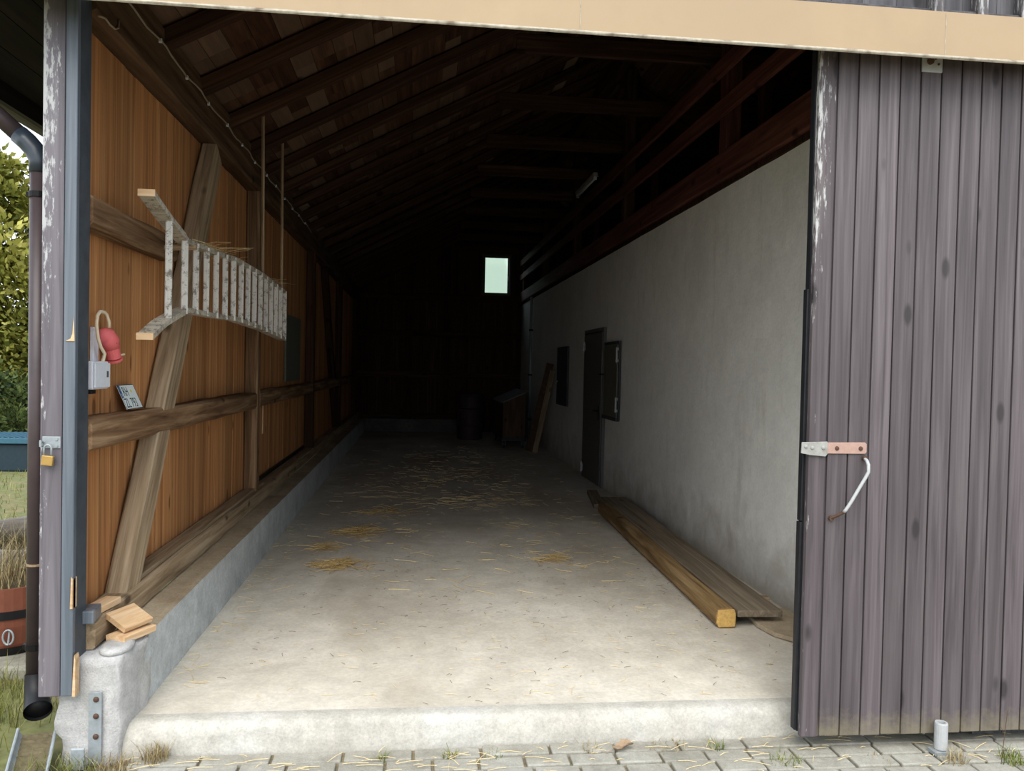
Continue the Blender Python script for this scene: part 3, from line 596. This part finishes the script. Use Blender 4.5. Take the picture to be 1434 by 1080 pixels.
for xx in (.125, .235):
    mb = MB(); mb.lathe([(.0001,-.001),(.010,0),(.009,.004),(.0001,.007)], 10); obj('strap_bolt', mb, M['rust'], h2, loc=(xx,-.009,1.283), rot=(math.pi/2,0,0))
for xx, zz in ((-.02,1.29),(.01,1.285),(.06,1.285)):
    mb = MB(); mb.lathe([(.0001,-.001),(.009,0),(.007,.004),(.0001,.006)], 10); obj('rivet', mb, M['grey_strap'], h1, loc=(xx,-.012,zz), rot=(math.pi/2,0,0))
mb = MB(); mb.tube([(.254,-.004,1.240),(.254,-.03,1.232),(.250,-.05,1.215),(.250,-.052,1.185),(.237,-.052,1.16),(.21,-.052,1.115),(.175,-.052,1.055),(.152,-.05,1.018),(.146,-.045,1.008)], .0075, 10)
hd = obj('door_handle', mb, M['white_paint'], sd, smooth=True); hd['label'] = 'bent white pull handle'
mb = MB(); mb.tube([(.148,-.047,1.01),(.125,-.028,.99),(.106,-.010,.975)], .007, 8); 
o_ = obj('handle_foot', mb, M['rust'], hd); 
for q in ((.256,1.240),(.108,.975)):
    mb = MB(); mb.tube([(q[0],-.001,q[1]),(q[0],-.016,q[1])], .0115, 10); obj('handle_screw', mb, M['rust'], hd)
mb = MB(); mb.box(.465,.560,-.012,-.003,2.945,3.035); hg = obj('hanger_plate', mb, M['white_paint'], sd, bevel=.002); hg['label'] = 'white hanger plate under the rail cover'
for q in ((.50,2.99,.015,.022),(.54,2.98,.005,.016),(.525,3.004,.006,.016)):
    mb = MB(); mb.tube([(q[0],-.012,q[1]),(q[0],-q[3],q[1])], q[2], 10); obj('hanger_bolt', mb, M['rust'], hg)
gd = thing('floor_guide', 'small pale steel roller guide standing on the paving before the sliding door', 'bracket', (2.345, 3.375, -.13))
mb = MB(); mb.lathe([(.026,.02),(.028,.024),(.028,.135),(.026,.14),(.018,.14),(.018,.03)], 18); obj('roller', mb, M['white_paint'], gd, smooth=False)
mb = MB(); mb.box(-.045,.03,-.03,.03,.0,.018); mb.tube([(0,0,.018),(0,0,.13)], .012, 10); obj('base', mb, M['galv'], gd, bevel=.002)
# ------------------------------------------------------------------ tan cover of the sliding rail
rc = thing('rail_cover', 'long tan sheet-metal cover over the sliding door rail', 'rail cover', (0, 3.28, 2.893))
mb = MB(); mb.box(-1.75, 6.2, -.003, 0, .012, .197); mb.box(-1.75, 6.2, 0, .19, .190, .197); obj('cover_sheet', mb, M['fascia'], rc)
mb = MB(); mb.grid(200, 6, lambda u, v: (-1.75+u*7.95, -.004-.006*math.sin(v*math.pi)+.0015*noise.noise(Vector((u*120, v*3, 0))), -.002+v*.016)); obj('bottom_lip', mb, M['fascia_lip'], rc)['label'] = 'pale flaking lower lip of the cover'
for xx in (.62, 2.19):
    mb = MB(); mb.box(xx, xx+.003, -.0045, -.003, .012, .19); obj('sheet_seam', mb, M['fascia_lip'], rc)
mb = MB(); mb.box(-1.75, 6.2, .13, .17, .10, .15); obj('track', mb, M['black_metal'], rc)
# ------------------------------------------------------------------ socket, junction box, cable loop, number plate
sk = thing('power_socket', 'red industrial power socket on the boards beside the door post', 'socket', (XW, 3.95, 1.61))
sk.scale = (.8, .8, .8)
mb = MB(); mb.box(.003,.022,-.06,.02,-.10,.10); obj('backing_plate', mb, M['white_plastic'], sk, bevel=.003)
def ringpts(c, d, r0, n=18):
    d = Vector(d).normalized(); a = d.cross(Vector((0,0,1))).normalized(); b2 = d.cross(a)
    return [Vector(c)+(a*math.cos(2*math.pi*k/n)+b2*math.sin(2*math.pi*k/n))*r0 for k in range(n)]
mb = MB(); path = [(.03,.06,.055),(.04,.075,.05),(.055,.10,.02),(.06,.115,-.015)]; mb.tube([(.02,.03,.06)]+path, [.030,.048,.056,.054,.046], 18)
bd = obj('socket_body', mb, M['red'], sk, smooth=True)
mb = MB(); mb.tube([(.06,.115,-.015),(.066,.135,-.075)], [.042,.040], 18); obj('socket_collar', mb, M['red'], sk)
mb = MB(); mb.tube([(.067,.137,-.08),(.0685,.142,-.092)], [.046,.044], 18); lid_ = obj('spring_lid', mb, M['red'], sk)
mb = MB(); mb.tube([(.09,.17,-.055),(.10,.205,-.05)], .006, 6); obj('lid_tab', mb, M['cream_cable'], lid_)
mb = MB(); mb.box(.098,.102,.075,.115,.01,.018); obj('slot', mb, M['black'], bd)
jb = thing('junction_box', 'white junction box on the boards under the red socket', 'junction box', (XW, 3.90, 1.475))
mb = MB(); mb.box(.002,.062,-.12,.065,-.065,.06); obj('box_body', mb, M['white_plastic'], jb, bevel=.006)
mb = MB(); mb.box(.0625,.072,-.115,.06,-.058,.053); cv = obj('box_cover', mb, M['white_plastic'], jb, bevel=.004)
mb = MB(); mb.box(.0721,.0735,.015,.035,-.012,.016); obj('sticker', mb, M['grey_door'], cv)
mb = MB(); mb.box(.012,.05,-.10,-.05,-.085,-.066); obj('cable_gland', mb, M['black'], jb, bevel=.003)
mb = MB(); mb.tube([(.03,.0,-.105),(.04,-.005,-.06),(.045,.0,-.03),(.04,-.035,.0),(.035,-.055,.04),(.03,-.06,.10),(.03,-.05,.14),(.03,-.02,.16),(.03,.03,.16),(.03,.06,.15),(.035,.075,.12),(.035,.078,.09)], .008, 8)
tag(obj('cable_loop', mb, M['cream_cable'], None, (XW+.012, 3.93, 1.60), smooth=True), 'cream cable looping around the red socket from the white box', 'cable')
npl = thing('number_plate', 'small white number plate with two lines of characters leaning on the rail', 'number plate', (-1.402, 4.30, 1.300), (0, 0, 0))
piv = Matrix.Rotation(math.radians(-16), 4, 'Y')
npl.rotation_euler = (0, math.radians(-24), 0)
mb = MB(); mb.box(-.0012,.0012,-.115,.115,0,.13); obj('plate_sheet', mb, M['plate_white'], npl, bevel=.001)
mb = MB()
for a in ((-.115,-.112,0,.13),(.112,.115,0,.13),(-.112,.112,0,.003),(-.112,.112,.127,.13)): mb.box(.0012,.0022,*a)
obj('plate_rim', mb, M['plate_black'], npl)
mb = MB(); mb.box(.0012,.0018,-.110,-.086,.062,.126); bl = obj('blue_band', mb, M['plate_blue'], npl)
mb = MB()
for k in range(12): 
    an = k*math.pi/6; mb.box(.0018,.0022,-.098+.008*math.cos(an)-.001,-.098+.008*math.cos(an)+.001,.108+.008*math.sin(an)-.001,.108+.008*math.sin(an)+.001)
obj('star_ring', mb, M['plate_star'], bl)
def text(s, size, mat, parent, y, z, x=.0014, name='characters', sx=1.0):
    cu_ = bpy.data.curves.new(name, 'FONT'); cu_.body = s; cu_.size = size; cu_.extrude = .0004; cu_.align_x = 'LEFT'
    to = bpy.data.objects.new(name, cu_); me = bpy.data.meshes.new_from_object(to); me.name = name; bpy.data.objects.remove(to)
    me.materials.clear(); me.materials.append(mat); o = bpy.data.objects.new(name, me); C.objects.link(o); o.parent = parent
    o.location = (x, y, z); o.rotation_euler = (math.pi/2, 0, math.pi/2); o.scale = (sx, 1, 1); return o
text('RH', .070, M['plate_black'], npl, -.072, .070, sx=.8)['label'] = 'black letters RH in the upper line'
text('ZL 793', .070, M['plate_black'], npl, -.100, .010, sx=.80)['label'] = 'black characters ZL 793 in the lower line'
text('D', .020, M['plate_white'], bl, -.104, .070, x=.0019)
mb = MB(); mb.lathe([(.0001,0),(.009,0),(.009,.0006),(.0001,.0006)], 16); obj('seal', mb, M['plate_star'], npl, loc=(.0013,.045,.094), rot=(0,math.pi/2,0))
# ------------------------------------------------------------------ offcuts on sill and curb
def offcut(loc, L, W, H, rot, label, mat=None):
    mb = MB(); mb.hewn(L, W, H, 3, .001, .003); o = obj('wood_offcut', mb, mat or M['fresh_wood'], None, loc, rot); tag(o, label, 'wood offcut', 'offcuts by the pier')
    return o
offcut((-1.275, 3.69, .336), .19, .10, .03, (0,0,math.radians(66)), 'pale wood offcut lying flat on the curb under another one')
offcut((-1.295, 3.74, .392), .15, .13, .024, (math.radians(24),math.radians(-3),math.radians(60)), 'pale wood offcut tilted on top of the one on the curb')
offcut((-1.40, 3.72, .446), .20, .075, .03, (0,0,math.radians(80)), 'pale wood offcut lying on the sill right behind the door post')
mb = MB(); mb.box(-.035,.035,-.06,.06,0,.055); tag(obj('grey_block', mb, M['post_blue'], None, (-1.372, 3.655, .432), (0,0,.1), bevel=.004), 'small grey block on the sill against the door post', 'block')
# ------------------------------------------------------------------ ladder
TOP = [(-1.245,4.36,2.205),(-1.24,4.52,2.175),(-1.215,5.0,2.185),(-1.19,5.45,2.20),(-1.16,6.2,2.185),(-1.135,7.05,2.135)]
BOT = [(-1.245,4.36,1.80),(-1.24,4.52,1.815),(-1.215,5.0,1.815),(-1.19,5.45,1.82),(-1.16,6.2,1.795),(-1.135,7.05,1.745)]
TOP = [(-1.255,3.97,2.315),(-1.25,4.2,2.25)]+TOP[1:]; BOT = [(-1.255,3.97,1.655),(-1.25,4.2,1.735)]+BOT[1:]
ld = thing('ladder', 'worn white wooden ladder with flared end hanging sideways on the left wall', 'ladder', (-1.19, 5.5, 2.0))
def lerp_path(P, y):
    for a, b2 in zip(P, P[1:]):
        if y <= b2[1]: f = (y-a[1])/(b2[1]-a[1]); return Vector(a).lerp(Vector(b2), f)
    return Vector(P[-1])
def ribbon(P, wx, th):
    mb = MB(); vs = []; N = 46; o_ = ld.location
    ys = [3.97+(7.05-3.97)*i/N for i in range(N+1)]
    for y in ys:
        p = lerp_path(P, y)-o_; q = lerp_path(P, min(y+.05, 7.05))-lerp_path(P, max(y-.05, 3.97)); q.normalize()
        nrm_ = q.cross(Vector((1,0,0))).normalized()
        k = wx*(1.25 if y < 4.5 else 1); j = .002*noise.noise(Vector((y*6, P[0][2], 0)))
        for s1, s2 in ((-1,-1),(1,-1),(1,1),(-1,1)): vs.append(p+Vector((s1*k/2+j,0,0))+nrm_*(s2*th/2+j))
    fs = [(i*4+k, (i+1)*4+k, (i+1)*4+(k+1)%4, i*4+(k+1)%4) for i in range(N) for k in range(4)]+[(0,1,2,3),(N*4+3,N*4+2,N*4+1,N*4)]
    mb.add(vs, fs); return mb
for P in (TOP, BOT):
    s_ = obj('stringer', ribbon(P, .058, .028), M['ladder_rail'], ld, bevel=.002)
    mb = MB(); p = Vector(P[0])-Vector(ld.location); mb.box(-.038,.038,-.006,.004,-.016,.016); obj('bare_end', mb, M['fresh_wood'], s_, loc=p)
import itertools
ry = [4.23, 4.48]+[4.48+.184*i*1.0 for i in range(1, 15)]
for i, y in enumerate(ry[:16]):
    a, b2 = lerp_path(BOT, y), lerp_path(TOP, y); L = (b2-a).length
    mb = MB(); mb.hewn(L+.02, .034, .020, 6, .0015, .005)
    obj('rung', mb, M['ladder_paint'], ld, loc=a-Vector(ld.location)-(b2-a).normalized()*.015+Vector((.02,0,0)), rot=aim(b2-a, math.radians(90)+.15))
for i, (x, y, zt) in enumerate(((-1.175, 6.30, 3.42), (-1.15, 7.02, 3.42))):
    p = lerp_path(TOP, y); tag(timber('hanging_batten', (p.x, p.y, p.z-.02), (x, y+.02, zt), .018, .022, M['old_wood'], jit=.001), ['nearer thin batten hanging from the roof to the ladder', 'farther thin batten hanging from the roof to the ladder end'][i], 'batten')
# peg carrying the near end
for z, l in ((2.16, 'upper'),): tag(timber('ladder_peg', (-1.37, 4.62, z-.01), (-1.20, 4.62, z+.0), .03, .03, M['old_wood'], jit=.001), 'short peg on the brace holding the ladder', 'peg')
def straws(mb, n, cx, cy, cz, rx, ry_, rz, l0, l1, r=.0012, up=.15):
    for _ in range(n):
        u = random.gauss(0, .45), random.gauss(0, .45); p = Vector((cx+u[0]*rx, cy+u[1]*ry_, cz+random.random()*rz*max(0, 1-abs(u[0])-abs(u[1])*.5)))
        a = random.uniform(0, 6.28); d = Vector((math.cos(a), math.sin(a), random.uniform(-.05, up))).normalized()*random.uniform(l0, l1)
        mid = p+d*.5+Vector((random.uniform(-1,1), random.uniform(-1,1), .5))*.12*d.length*.5
        mb.tube([p, mid, p+d], r, 3, random.random(), cap=False)
mb = MB(); straws(mb, 60, -1.21, 5.1, 2.205, .05, .4, .02, .05, .2, .001)
straws(mb, 40, -1.15, 6.7, 2.17, .05, .4, .02, .05, .2, .001); tag(obj('straw_wisps', mb, M['straw'], fix=False), 'wisps of straw caught on top of the ladder', 'straw', kind='stuff')
# ------------------------------------------------------------------ cables on the plate beam
mb = MB(); cp = []
for i in range(70):
    y = 3.66+i*.10; cp.append((-1.352+.003*math.sin(i*1.7), y, 3.19+.010*math.sin(i*.9)+.008*noise.noise(Vector((i*.8, 0, 0)))))
cab = thing('plate_cable', 'long thin pale cable clipped along the dark plate beam', 'cable', (-1.352, 3.66, 3.235))
for k in range(len(cp)): cp[k] = Vector(cp[k])-Vector((-1.352, 3.66, 3.235))
mb.tube(cp, .0055, 6); obj('cable', mb, M['cable'], cab, smooth=True)
for k in range(3, 68, 5):
    mb = MB(); p = cp[k]; mb.box(p.x-.009, p.x+.007, p.y-.007, p.y+.007, p.z-.014, p.z+.008); obj('cable_clip', mb, M['white_plastic'], cab, bevel=.002)
mb = MB(); mb.tube([(-1.36,3.66,2.985),(-1.352,3.68,2.99),(-1.352,3.72,3.0),(-1.352,3.77,2.995),(-1.352,3.83,3.0),(-1.352,3.87,3.02),(-1.352,3.88,3.06)], .005, 6); tag(obj('cable_end', mb, M['cable'], smooth=True), 'short wavy pale cable at the near end of the plate beam', 'cable')
# ------------------------------------------------------------------ straw on the floor
def flat_straws(mb, n, fn, l0, l1, r):
    for _ in range(n):
        x, y = fn(); a = random.uniform(0, 6.28); l = random.uniform(l0, l1); z = .004+random.random()*.004
        p = Vector((x, y, z)); d = Vector((math.cos(a), math.sin(a), random.uniform(0, .08)))*l; b_ = Vector((random.uniform(-1,1), random.uniform(-1,1), 0))*l*.12
        mb.tube([p, p+d*.5+b_, p+d], r, 3, random.random(), cap=False)
mb = MB()
def spot():
    while True:
        y = random.triangular(5.2, 16.0, 9.3); x = random.gauss(.5, .75)
        if -1.15 < x < 2.0 and noise.noise(Vector((x*1.4, y*.9, 4))) > random.uniform(-.5, .35): return x, y
flat_straws(mb, 1000, spot, .04, .18, .0021)
flat_straws(mb, 260, lambda: (random.uniform(-1.1, 2.2), random.uniform(3.75, 6.5)), .015, .07, .0012)
flat_straws(mb, 120, lambda: (random.uniform(-1.15, -1.0), random.uniform(3.9, 8)), .02, .08, .0012)
flat_straws(mb, 90, lambda: (random.gauss(1.62, .12), random.uniform(4.0, 7)), .02, .06, .0011)
tag(obj('scattered_straw', mb, M['straw'], fix=False), 'loose straw scattered over the barn floor', 'straw', kind='stuff')
mb = MB()
for _ in range(260):
    x, y = random.uniform(-.9, 2.2), random.uniform(3.72, 6.8); a = random.uniform(0, 6.28); l = random.uniform(.015, .05); d = Vector((math.cos(a), math.sin(a), .05))*l
    mb.tube([Vector((x, y, .004)), Vector((x, y, .005))+d*.5+Vector((random.uniform(-.2,.2), random.uniform(-.2,.2), .02))*l, Vector((x, y, .004))+d], .0011, 3, cap=False)
tag(obj('floor_crumbs', mb, M['crumb'], fix=False), 'dark dry stalks and crumbs scattered on the pale floor', 'debris', kind='stuff')
for (cx, cy, rx, ry_, n, lab) in ((-.58, 6.35, .19, .16, 170, 'nearest golden clump of straw on the concrete floor'), (-.52, 7.6, .19, .22, 170, 'golden clump of straw lying just behind the nearest one'), (-.33, 8.6, .3, .3, 100, 'sparse straw heap third from the opening'), (-.75, 6.95, .08, .1, 60, 'tiny thin patch of straw by the left curb'), (1.10, 6.5, .14, .12, 60, 'thin patch of straw in front of the long timber')):
    mb = MB(); straws(mb, n, cx, cy, .004, rx, ry_, .045, .05, .18, .0021); tag(obj('straw_clump', mb, M['straw_gold'], fix=False), lab, 'straw clump', 'straw clumps on the floor')
# ------------------------------------------------------------------ downpipe, gutter, drain channel
dw = thing('downpipe', 'brown plastic downpipe beside the left door post', 'downpipe', (-1.63, 3.76, .08))
mb = MB(); mb.tube([(0,0,.06),(0,0,2.28)], .037, 18); obj('pipe', mb, M['pipe'], dw, smooth=True)
mb = MB(); mb.tube([(0,0,2.26),(0,0,2.31),(-.02,0,2.355),(-.05,.0,2.39),(-.085,.0,2.42)], .041, 18); obj('elbow', mb, M['pipe_blue'], dw, smooth=True)
mb = MB(); mb.tube([(-.075,0,2.412),(-.47,.0,2.76)], .037, 18); obj('slanted_pipe', mb, M['pipe'], dw, smooth=True)
mb = MB(); mb.tube([(0,0,.565),(0,0,.575)], .040, 18); obj('coupling', mb, M['old_wood'], dw)
for z in (2.165,.21):
    mb = MB(); mb.tube([(0,0,z-.012),(0,0,z+.012)], .041, 18); mb.tube([(.03,-.03,z),(.09,-.06,z)], .007, 8); mb.box(-.05,-.038,-.012,.012,z-.01,z+.01); obj('pipe_clamp', mb, M['black_metal'], dw)
mb = MB(); mb.tube([(0,0,.09),(0.005,-.01,.04),(.03,-.05,-.01),(.055,-.10,-.035)], [.041,.044,.050,.056], 20, cap=False); mb.tube([(.050,-.09,-.03),(.03,-.045,-.005)], [.050,.036], 20); obj('outlet_elbow', mb, M['black'], dw, smooth=True)
gt = thing('roof_gutter', 'dark gutter along the left eaves', 'gutter', (-2.185, 3.3, 2.90))
mb = MB(); R_ = .065; prof = [(R_*math.cos(a), R_*math.sin(a)) for a in [math.pi+i*math.pi/12 for i in range(13)]]; inn = [(x*.93, y*.93) for x, y in prof[::-1]]
mb.prism(prof+inn, 'y', 0, 16.4); obj('gutter_trough', mb, M['pipe'], gt)
for y in (.3, 1.5, 2.7, 3.9, 5.1):
    mb = MB(); mb.tube([(-.066,y,.012),(0,y,.012),(.066,y,.03),(.10,y,.06)], .006, 6); obj('gutter_bracket', mb, M['black_metal'], gt)
ch = thing('drain_channel', 'open galvanised half-round drain channel leading from the downpipe', 'drain channel', (-1.572, 3.66, -.085))
d = Vector((.097, -.36, -.105)); ch.rotation_euler = aim(d)
mb = MB(); R_ = .072; pts = [(R_*math.cos(a), R_*math.sin(a)+.075) for a in [math.pi+i*math.pi/14 for i in range(15)]]
mb.prism(pts+[(y_*.94, (z-.075)*.94+.075) for y_, z in pts[::-1]], 'x', 0, .55); mb.tube([(0,-R_,.075),(.55,-R_,.075)], .006, 8); mb.tube([(0,R_,.075),(.55,R_,.075)], .006, 8)
obj('channel', mb, M['galv'], ch)
mb = MB(); mb.grid(40, 6, lambda u, v: (u*.55, -.062+v*.124, .04+.006*noise.noise(Vector((v*5, u*30, 0))))); obj('channel_dirt', mb, M['soil'], ch)
# ------------------------------------------------------------------ left background: planter, slab, logs, trough, hedge
mb = MB(); mb.box(-4.2, -1.75, 4.55, 5.35, -.3, -.085); struct(obj('trim_2', mb, M['slab'], bevel=.02))
pb = thing('barrel_planter', 'brown half-barrel planter with black hoops on the slab behind the downpipe', 'planter', (-2.28, 4.92, -.083))
prof = [(.21,0),(.235,.06),(.25,.16),(.255,.24),(.25,.37),(.235,.37),(.235,.30)]
mb = MB(); mb.lathe(prof, 36); obj('barrel_staves', mb, M['terracotta'], pb, smooth=False)
for z0, r0, r1 in ((.0,.213,.232),(.205,.256,.259)):
    mb = MB(); mb.lathe([(r0,z0),(r0+.004,z0),(r1+.004,z0+.045),(r1,z0+.045)], 36); obj('barrel_hoop', mb, M['black'], pb)
mb = MB(); mb.tube([(.12,-.245,.15)]+[(.12+.045*math.sin(a)*.6,-.25-.01,.12-.04*math.cos(a)) for a in [i*math.pi/8 for i in range(17)]], .005, 6); obj('ring_handle', mb, M['galv'], pb)
mb = MB(); mb.lathe([(.0001,.31),(.23,.31),(.23,.32),(.0001,.33)], 24); obj('soil', mb, M['soil'], pb)
def blades(mb, n, cx, cy, cz, r, h0, h1, w=.004, lean=.5):
    for _ in range(n):
        a, q = random.uniform(0, 6.28), random.random()**.5*r; x, y = cx+q*math.cos(a), cy+q*math.sin(a)
        h = random.uniform(h0, h1); b_ = random.uniform(0, 6.28); dl = h*random.uniform(.1, lean)
        d = Vector((math.cos(b_), math.sin(b_), 0)); s = Vector((-d.y, d.x, 0))*w/2; p = Vector((x, y, cz))
        m1 = p+d*dl*.35+Vector((0,0,h*.6)); e = p+d*dl+Vector((0,0,h)); t = random.random()
        mb.add([p-s, p+s, m1+s*.8, m1-s*.8, e], [(0,1,2,3),(3,2,4)], t)
mb = MB(); blades(mb, 420, 0, 0, .315, .22, .12, .42, .004, .9); obj('dry_grass', mb, M['dry_grass'], pb, fix=False)['kind'] = 'stuff'
def log(p0, p1, r, label):
    p0, p1 = Vector(p0), Vector(p1); mb = MB(); L = (p1-p0).length; N = 16
    mb.tube([(L*i/N, .02*math.sin(i*.7), .015*math.cos(i*.9)) for i in range(N+1)], [r*(1+.08*math.sin(i*1.9)) for i in range(N+1)], 14); tag(obj('log', mb, M['log'], None, p0, aim(p1-p0), smooth=True), label, 'log', 'logs behind the planter')
log((-4.4, 6.1, .10), (-2.6, 8.0, .12), .10, 'thick grey log lying behind the planter, topmost of the logs')
log((-3.9, 5.9, -.03), (-2.3, 7.2, -.03), .11, 'lower grey log in front, nearest the planter')
log((-4.3, 6.6, -.04), (-2.5, 8.1, -.04), .11, 'lower log at the back of the log heap')
mb = MB(); 
for _ in range(50): blades(mb, 14, random.uniform(-3.6,-2.1), random.uniform(5.5,7.6), -.16, .12, .12, .45, .005, .8)
tag(obj('weeds', mb, M['dry_grass'], fix=False), 'dry weeds growing around the logs', 'weeds', kind='stuff')
tr = thing('water_trough', 'blue-grey water trough with teal rim on the lawn before the conifers', 'trough', (-6.2, 13.2, -.15))
mb = MB(); mb.prism([(-.62,0),(.58,0),(.66,.42),(-.70,.42)], 'y', -.45, .45); obj('trough_body', mb, M['trough'], tr, bevel=.03)
mb = MB(); mb.box(-.74,.70,-.50,.50,.421,.50)
for k in range(18): mb.box(-.70+k*.08,-.66+k*.08,-.48,.48,.50,.515)
obj('trough_lid', mb, M['trough_rim'], tr, bevel=.012)
def foliage(mb, n, c, rad, leaf, clumps=60, squash=.7):
    c = Vector(c); cl = []
    for _ in range(clumps):
        a = random.uniform(0, 6.28); z = random.uniform(-1, 1); q = math.sqrt(1-z*z); k = random.uniform(.72, 1.02)
        cl.append((Vector((math.cos(a)*q*rad[0], math.sin(a)*q*rad[1], z*rad[2]))*k, random.uniform(.12, .28)*max(rad), random.uniform(-.25, .25)))
    for _ in range(n):
        p0, r, tt = random.choice(cl); v = Vector((random.gauss(0,1), random.gauss(0,1), random.gauss(0,1))).normalized()*r*random.random()**.4
        v.z *= squash; p = c+p0+v; d = (v.normalized()+Vector((random.uniform(-.6,.6), random.uniform(-.6,.6), random.uniform(-.2,.8)))).normalized()
        s = d.cross(Vector((random.random(), random.random(), random.random()))).normalized()*leaf*.32; l = leaf*random.uniform(.6, 1.4)
        t = min(1, max(0, random.gauss(.5, .22)+tt+.18*v.z/r))
        mb.add([p, p+d*l*.5+s, p+d*l, p+d*l*.5-s], [(0,1,2,3)], t)
def tree(name, label, loc, rad, zc, mat, n, leaf, cat='tree', clumps=80, trunk=.14):
    t = thing(name, label, cat, loc); mb = MB(); foliage(mb, n, (0,0,zc), rad, leaf, clumps); obj('foliage', mb, mat, t, fix=False)
    mb = MB(); mb.tube([(0,0,0),(.03,.02,zc*.5),(0,0,zc+rad[2]*.5)], [trunk, trunk*.8, trunk*.35], 10); obj('trunk', mb, M['bark'], t, smooth=True); return t
tree('conifer', 'tall yellow-green conifer behind the trough, left of the door post', (-9.2, 18.6, -.15), (2.1, 1.8, 3.1), 2.9, M['conifer'], 40000, .16, clumps=150)
tree('conifer', 'second yellow-green conifer further left beyond the lawn', (-13.9, 20.8, -.15), (2.2, 1.9, 3.3), 3.0, M['conifer'], 22000, .2, clumps=110)
tree('conifer', 'dark green conifer half hidden behind the tall yellow-green one', (-6.6, 23.4, -.15), (2.0, 1.8, 2.9), 2.6, M['hedge'], 14000, .18, clumps=80)
tree('hedge_bush', 'low dark green bush at the foot of the conifers', (-8.0, 15.1, -.15), (1.9, .7, .8), .62, M['hedge'], 12000, .10, 'bush', 60, .05)
mb = MB(); blades(mb, 5200, -6.0, 10.5, -.16, 4.2, .03, .10, .008, .8); tag(obj('lawn_grass', mb, M['grass'], fix=False), 'short grass of the lawn to the left of the barn', 'grass', kind='stuff')
mb = MB()
for _ in range(70): blades(mb, 26, random.uniform(-3.0,-1.72), random.uniform(3.0,4.5), -.16, .10, .05, .2, .004, .9)
for _ in range(16): blades(mb, 18, random.uniform(-1.56,-1.44), random.uniform(2.9,3.5), -.15, .05, .03, .12, .003, .9)
tag(obj('verge_grass', mb, M['grass'], fix=False), 'long grass around the drain channel', 'grass', kind='stuff')
tufts = [(-1.06, 3.545, 130, .05, .10, 'yellowish grass tuft growing at the left end of the threshold', 'dry_grass'), (-1.20, 3.49, 120, .07, .07, 'pale grass at the foot of the flat bar guide', 'dry_grass'), (-1.36, 3.45, 150, .09, .09, 'bushy grass tuft left of the hooked foot', 'grass'),
 (-.12, 3.50, 40, .018, .035, 'tiny green tuft in the paving, leftmost of the three before the threshold', 'moss'), (.17, 3.505, 70, .03, .035, 'small moss tuft between pavers, middle of the three before the threshold', 'moss'), (.36, 3.50, 70, .05, .02, 'flat mossy strip along the edging, right of the small moss tufts', 'moss'),
 (.78, 3.52, 70, .05, .035, 'dry tuft in the joint just left of the dead leaf', 'dry_grass'), (1.14, 3.53, 90, .09, .03, 'thin dry weeds against the threshold right of the dead leaf', 'dry_grass'), (1.36, 3.50, 60, .03, .04, 'small green tuft near the corner of the sliding door', 'moss'), (1.62, 3.36, 90, .07, .04, 'low moss cushion on the paving below the sliding door corner', 'moss'),
 (2.36, 3.30, 110, .05, .07, 'bright grass tuft before the roller guide', 'dry_grass'), (2.62, 3.28, 130, .06, .07, 'green grass tuft at the right of the roller guide', 'moss'), (2.02, 3.31, 60, .10, .03, 'sparse dry weeds on the paving between moss cushion and roller guide', 'dry_grass')]
for x, y, n, r, h, lab, mt in tufts:
    mb = MB(); blades(mb, n, 0, 0, -.02, r, h*.5, h+.02, .0035, 1.1); tag(obj('grass_tuft', mb, M[mt], None, (x, y, -.132), fix=False), lab, 'grass', 'tufts along the threshold')
mb = MB(); blades(mb, 500, 0, 0, 0, .001, .01, .02, .002); mb = MB()
flat = [(random.uniform(-1.2, 3.0), random.uniform(3.25, 3.58)) for _ in range(160)]
for x, y in flat:
    a = random.gauss(0, .5); l = random.uniform(.02, .12); p = Vector((x, y, -.126)); d = Vector((math.cos(a), math.sin(a), .03))*l; mb.tube([p, p+d*.5+Vector((0,0,.004)), p+d], .0012, 3, random.random(), cap=False)
tag(obj('straw_litter', mb, M['straw'], fix=False), 'loose straws littering the paving before the threshold', 'straw', kind='stuff')
# dead leaf
lf = thing('dead_leaf', 'curled dry tan leaf lying on the paving before the threshold', 'leaf', (.93, 3.50, -.126), (0, 0, .3))
mb = MB(); outl = [(-.055,0),(-.04,.016),(-.028,.012),(-.02,.028),(-.004,.020),(.006,.032),(.02,.018),(.034,.020),(.055,.0),(.036,-.018),(.02,-.014),(.008,-.030),(-.006,-.018),(-.022,-.026),(-.03,-.012),(-.042,-.014)]
vs = [(x, y, .018+.010*math.sin(x*60)+abs(y)*.35) for x, y in outl]+[(0,0,.012)]+[(x, y, .0165+.010*math.sin(x*60)+abs(y)*.35) for x, y in outl]+[(0,0,.0105)]
n_ = len(outl); mb.add(vs, [(i, (i+1)%n_, n_) for i in range(n_)]+[(n_+1+(i+1)%n_, n_+1+i, 2*n_+1) for i in range(n_)]); obj('leaf_blade', mb, M['dead_leaf'], lf, fix=False)
mb = MB(); mb.tube([(-.085,-.004,.0),(-.055,0,.01),(0,0,.014),(.05,0,.022)], .0014, 5); obj('leaf_stalk', mb, M['dead_leaf'], lf)
mb = MB(); mb.tube([(2.55,3.26,-.13),(2.57,3.27,0.0),(2.58,3.27,.10)], .0016, 5); mb.tube([(2.57,3.27,.0),(2.53,3.26,.05)], .001, 4); tag(obj('bare_twig', mb, M['bark']), 'thin bare twig standing before the sliding door', 'twig')
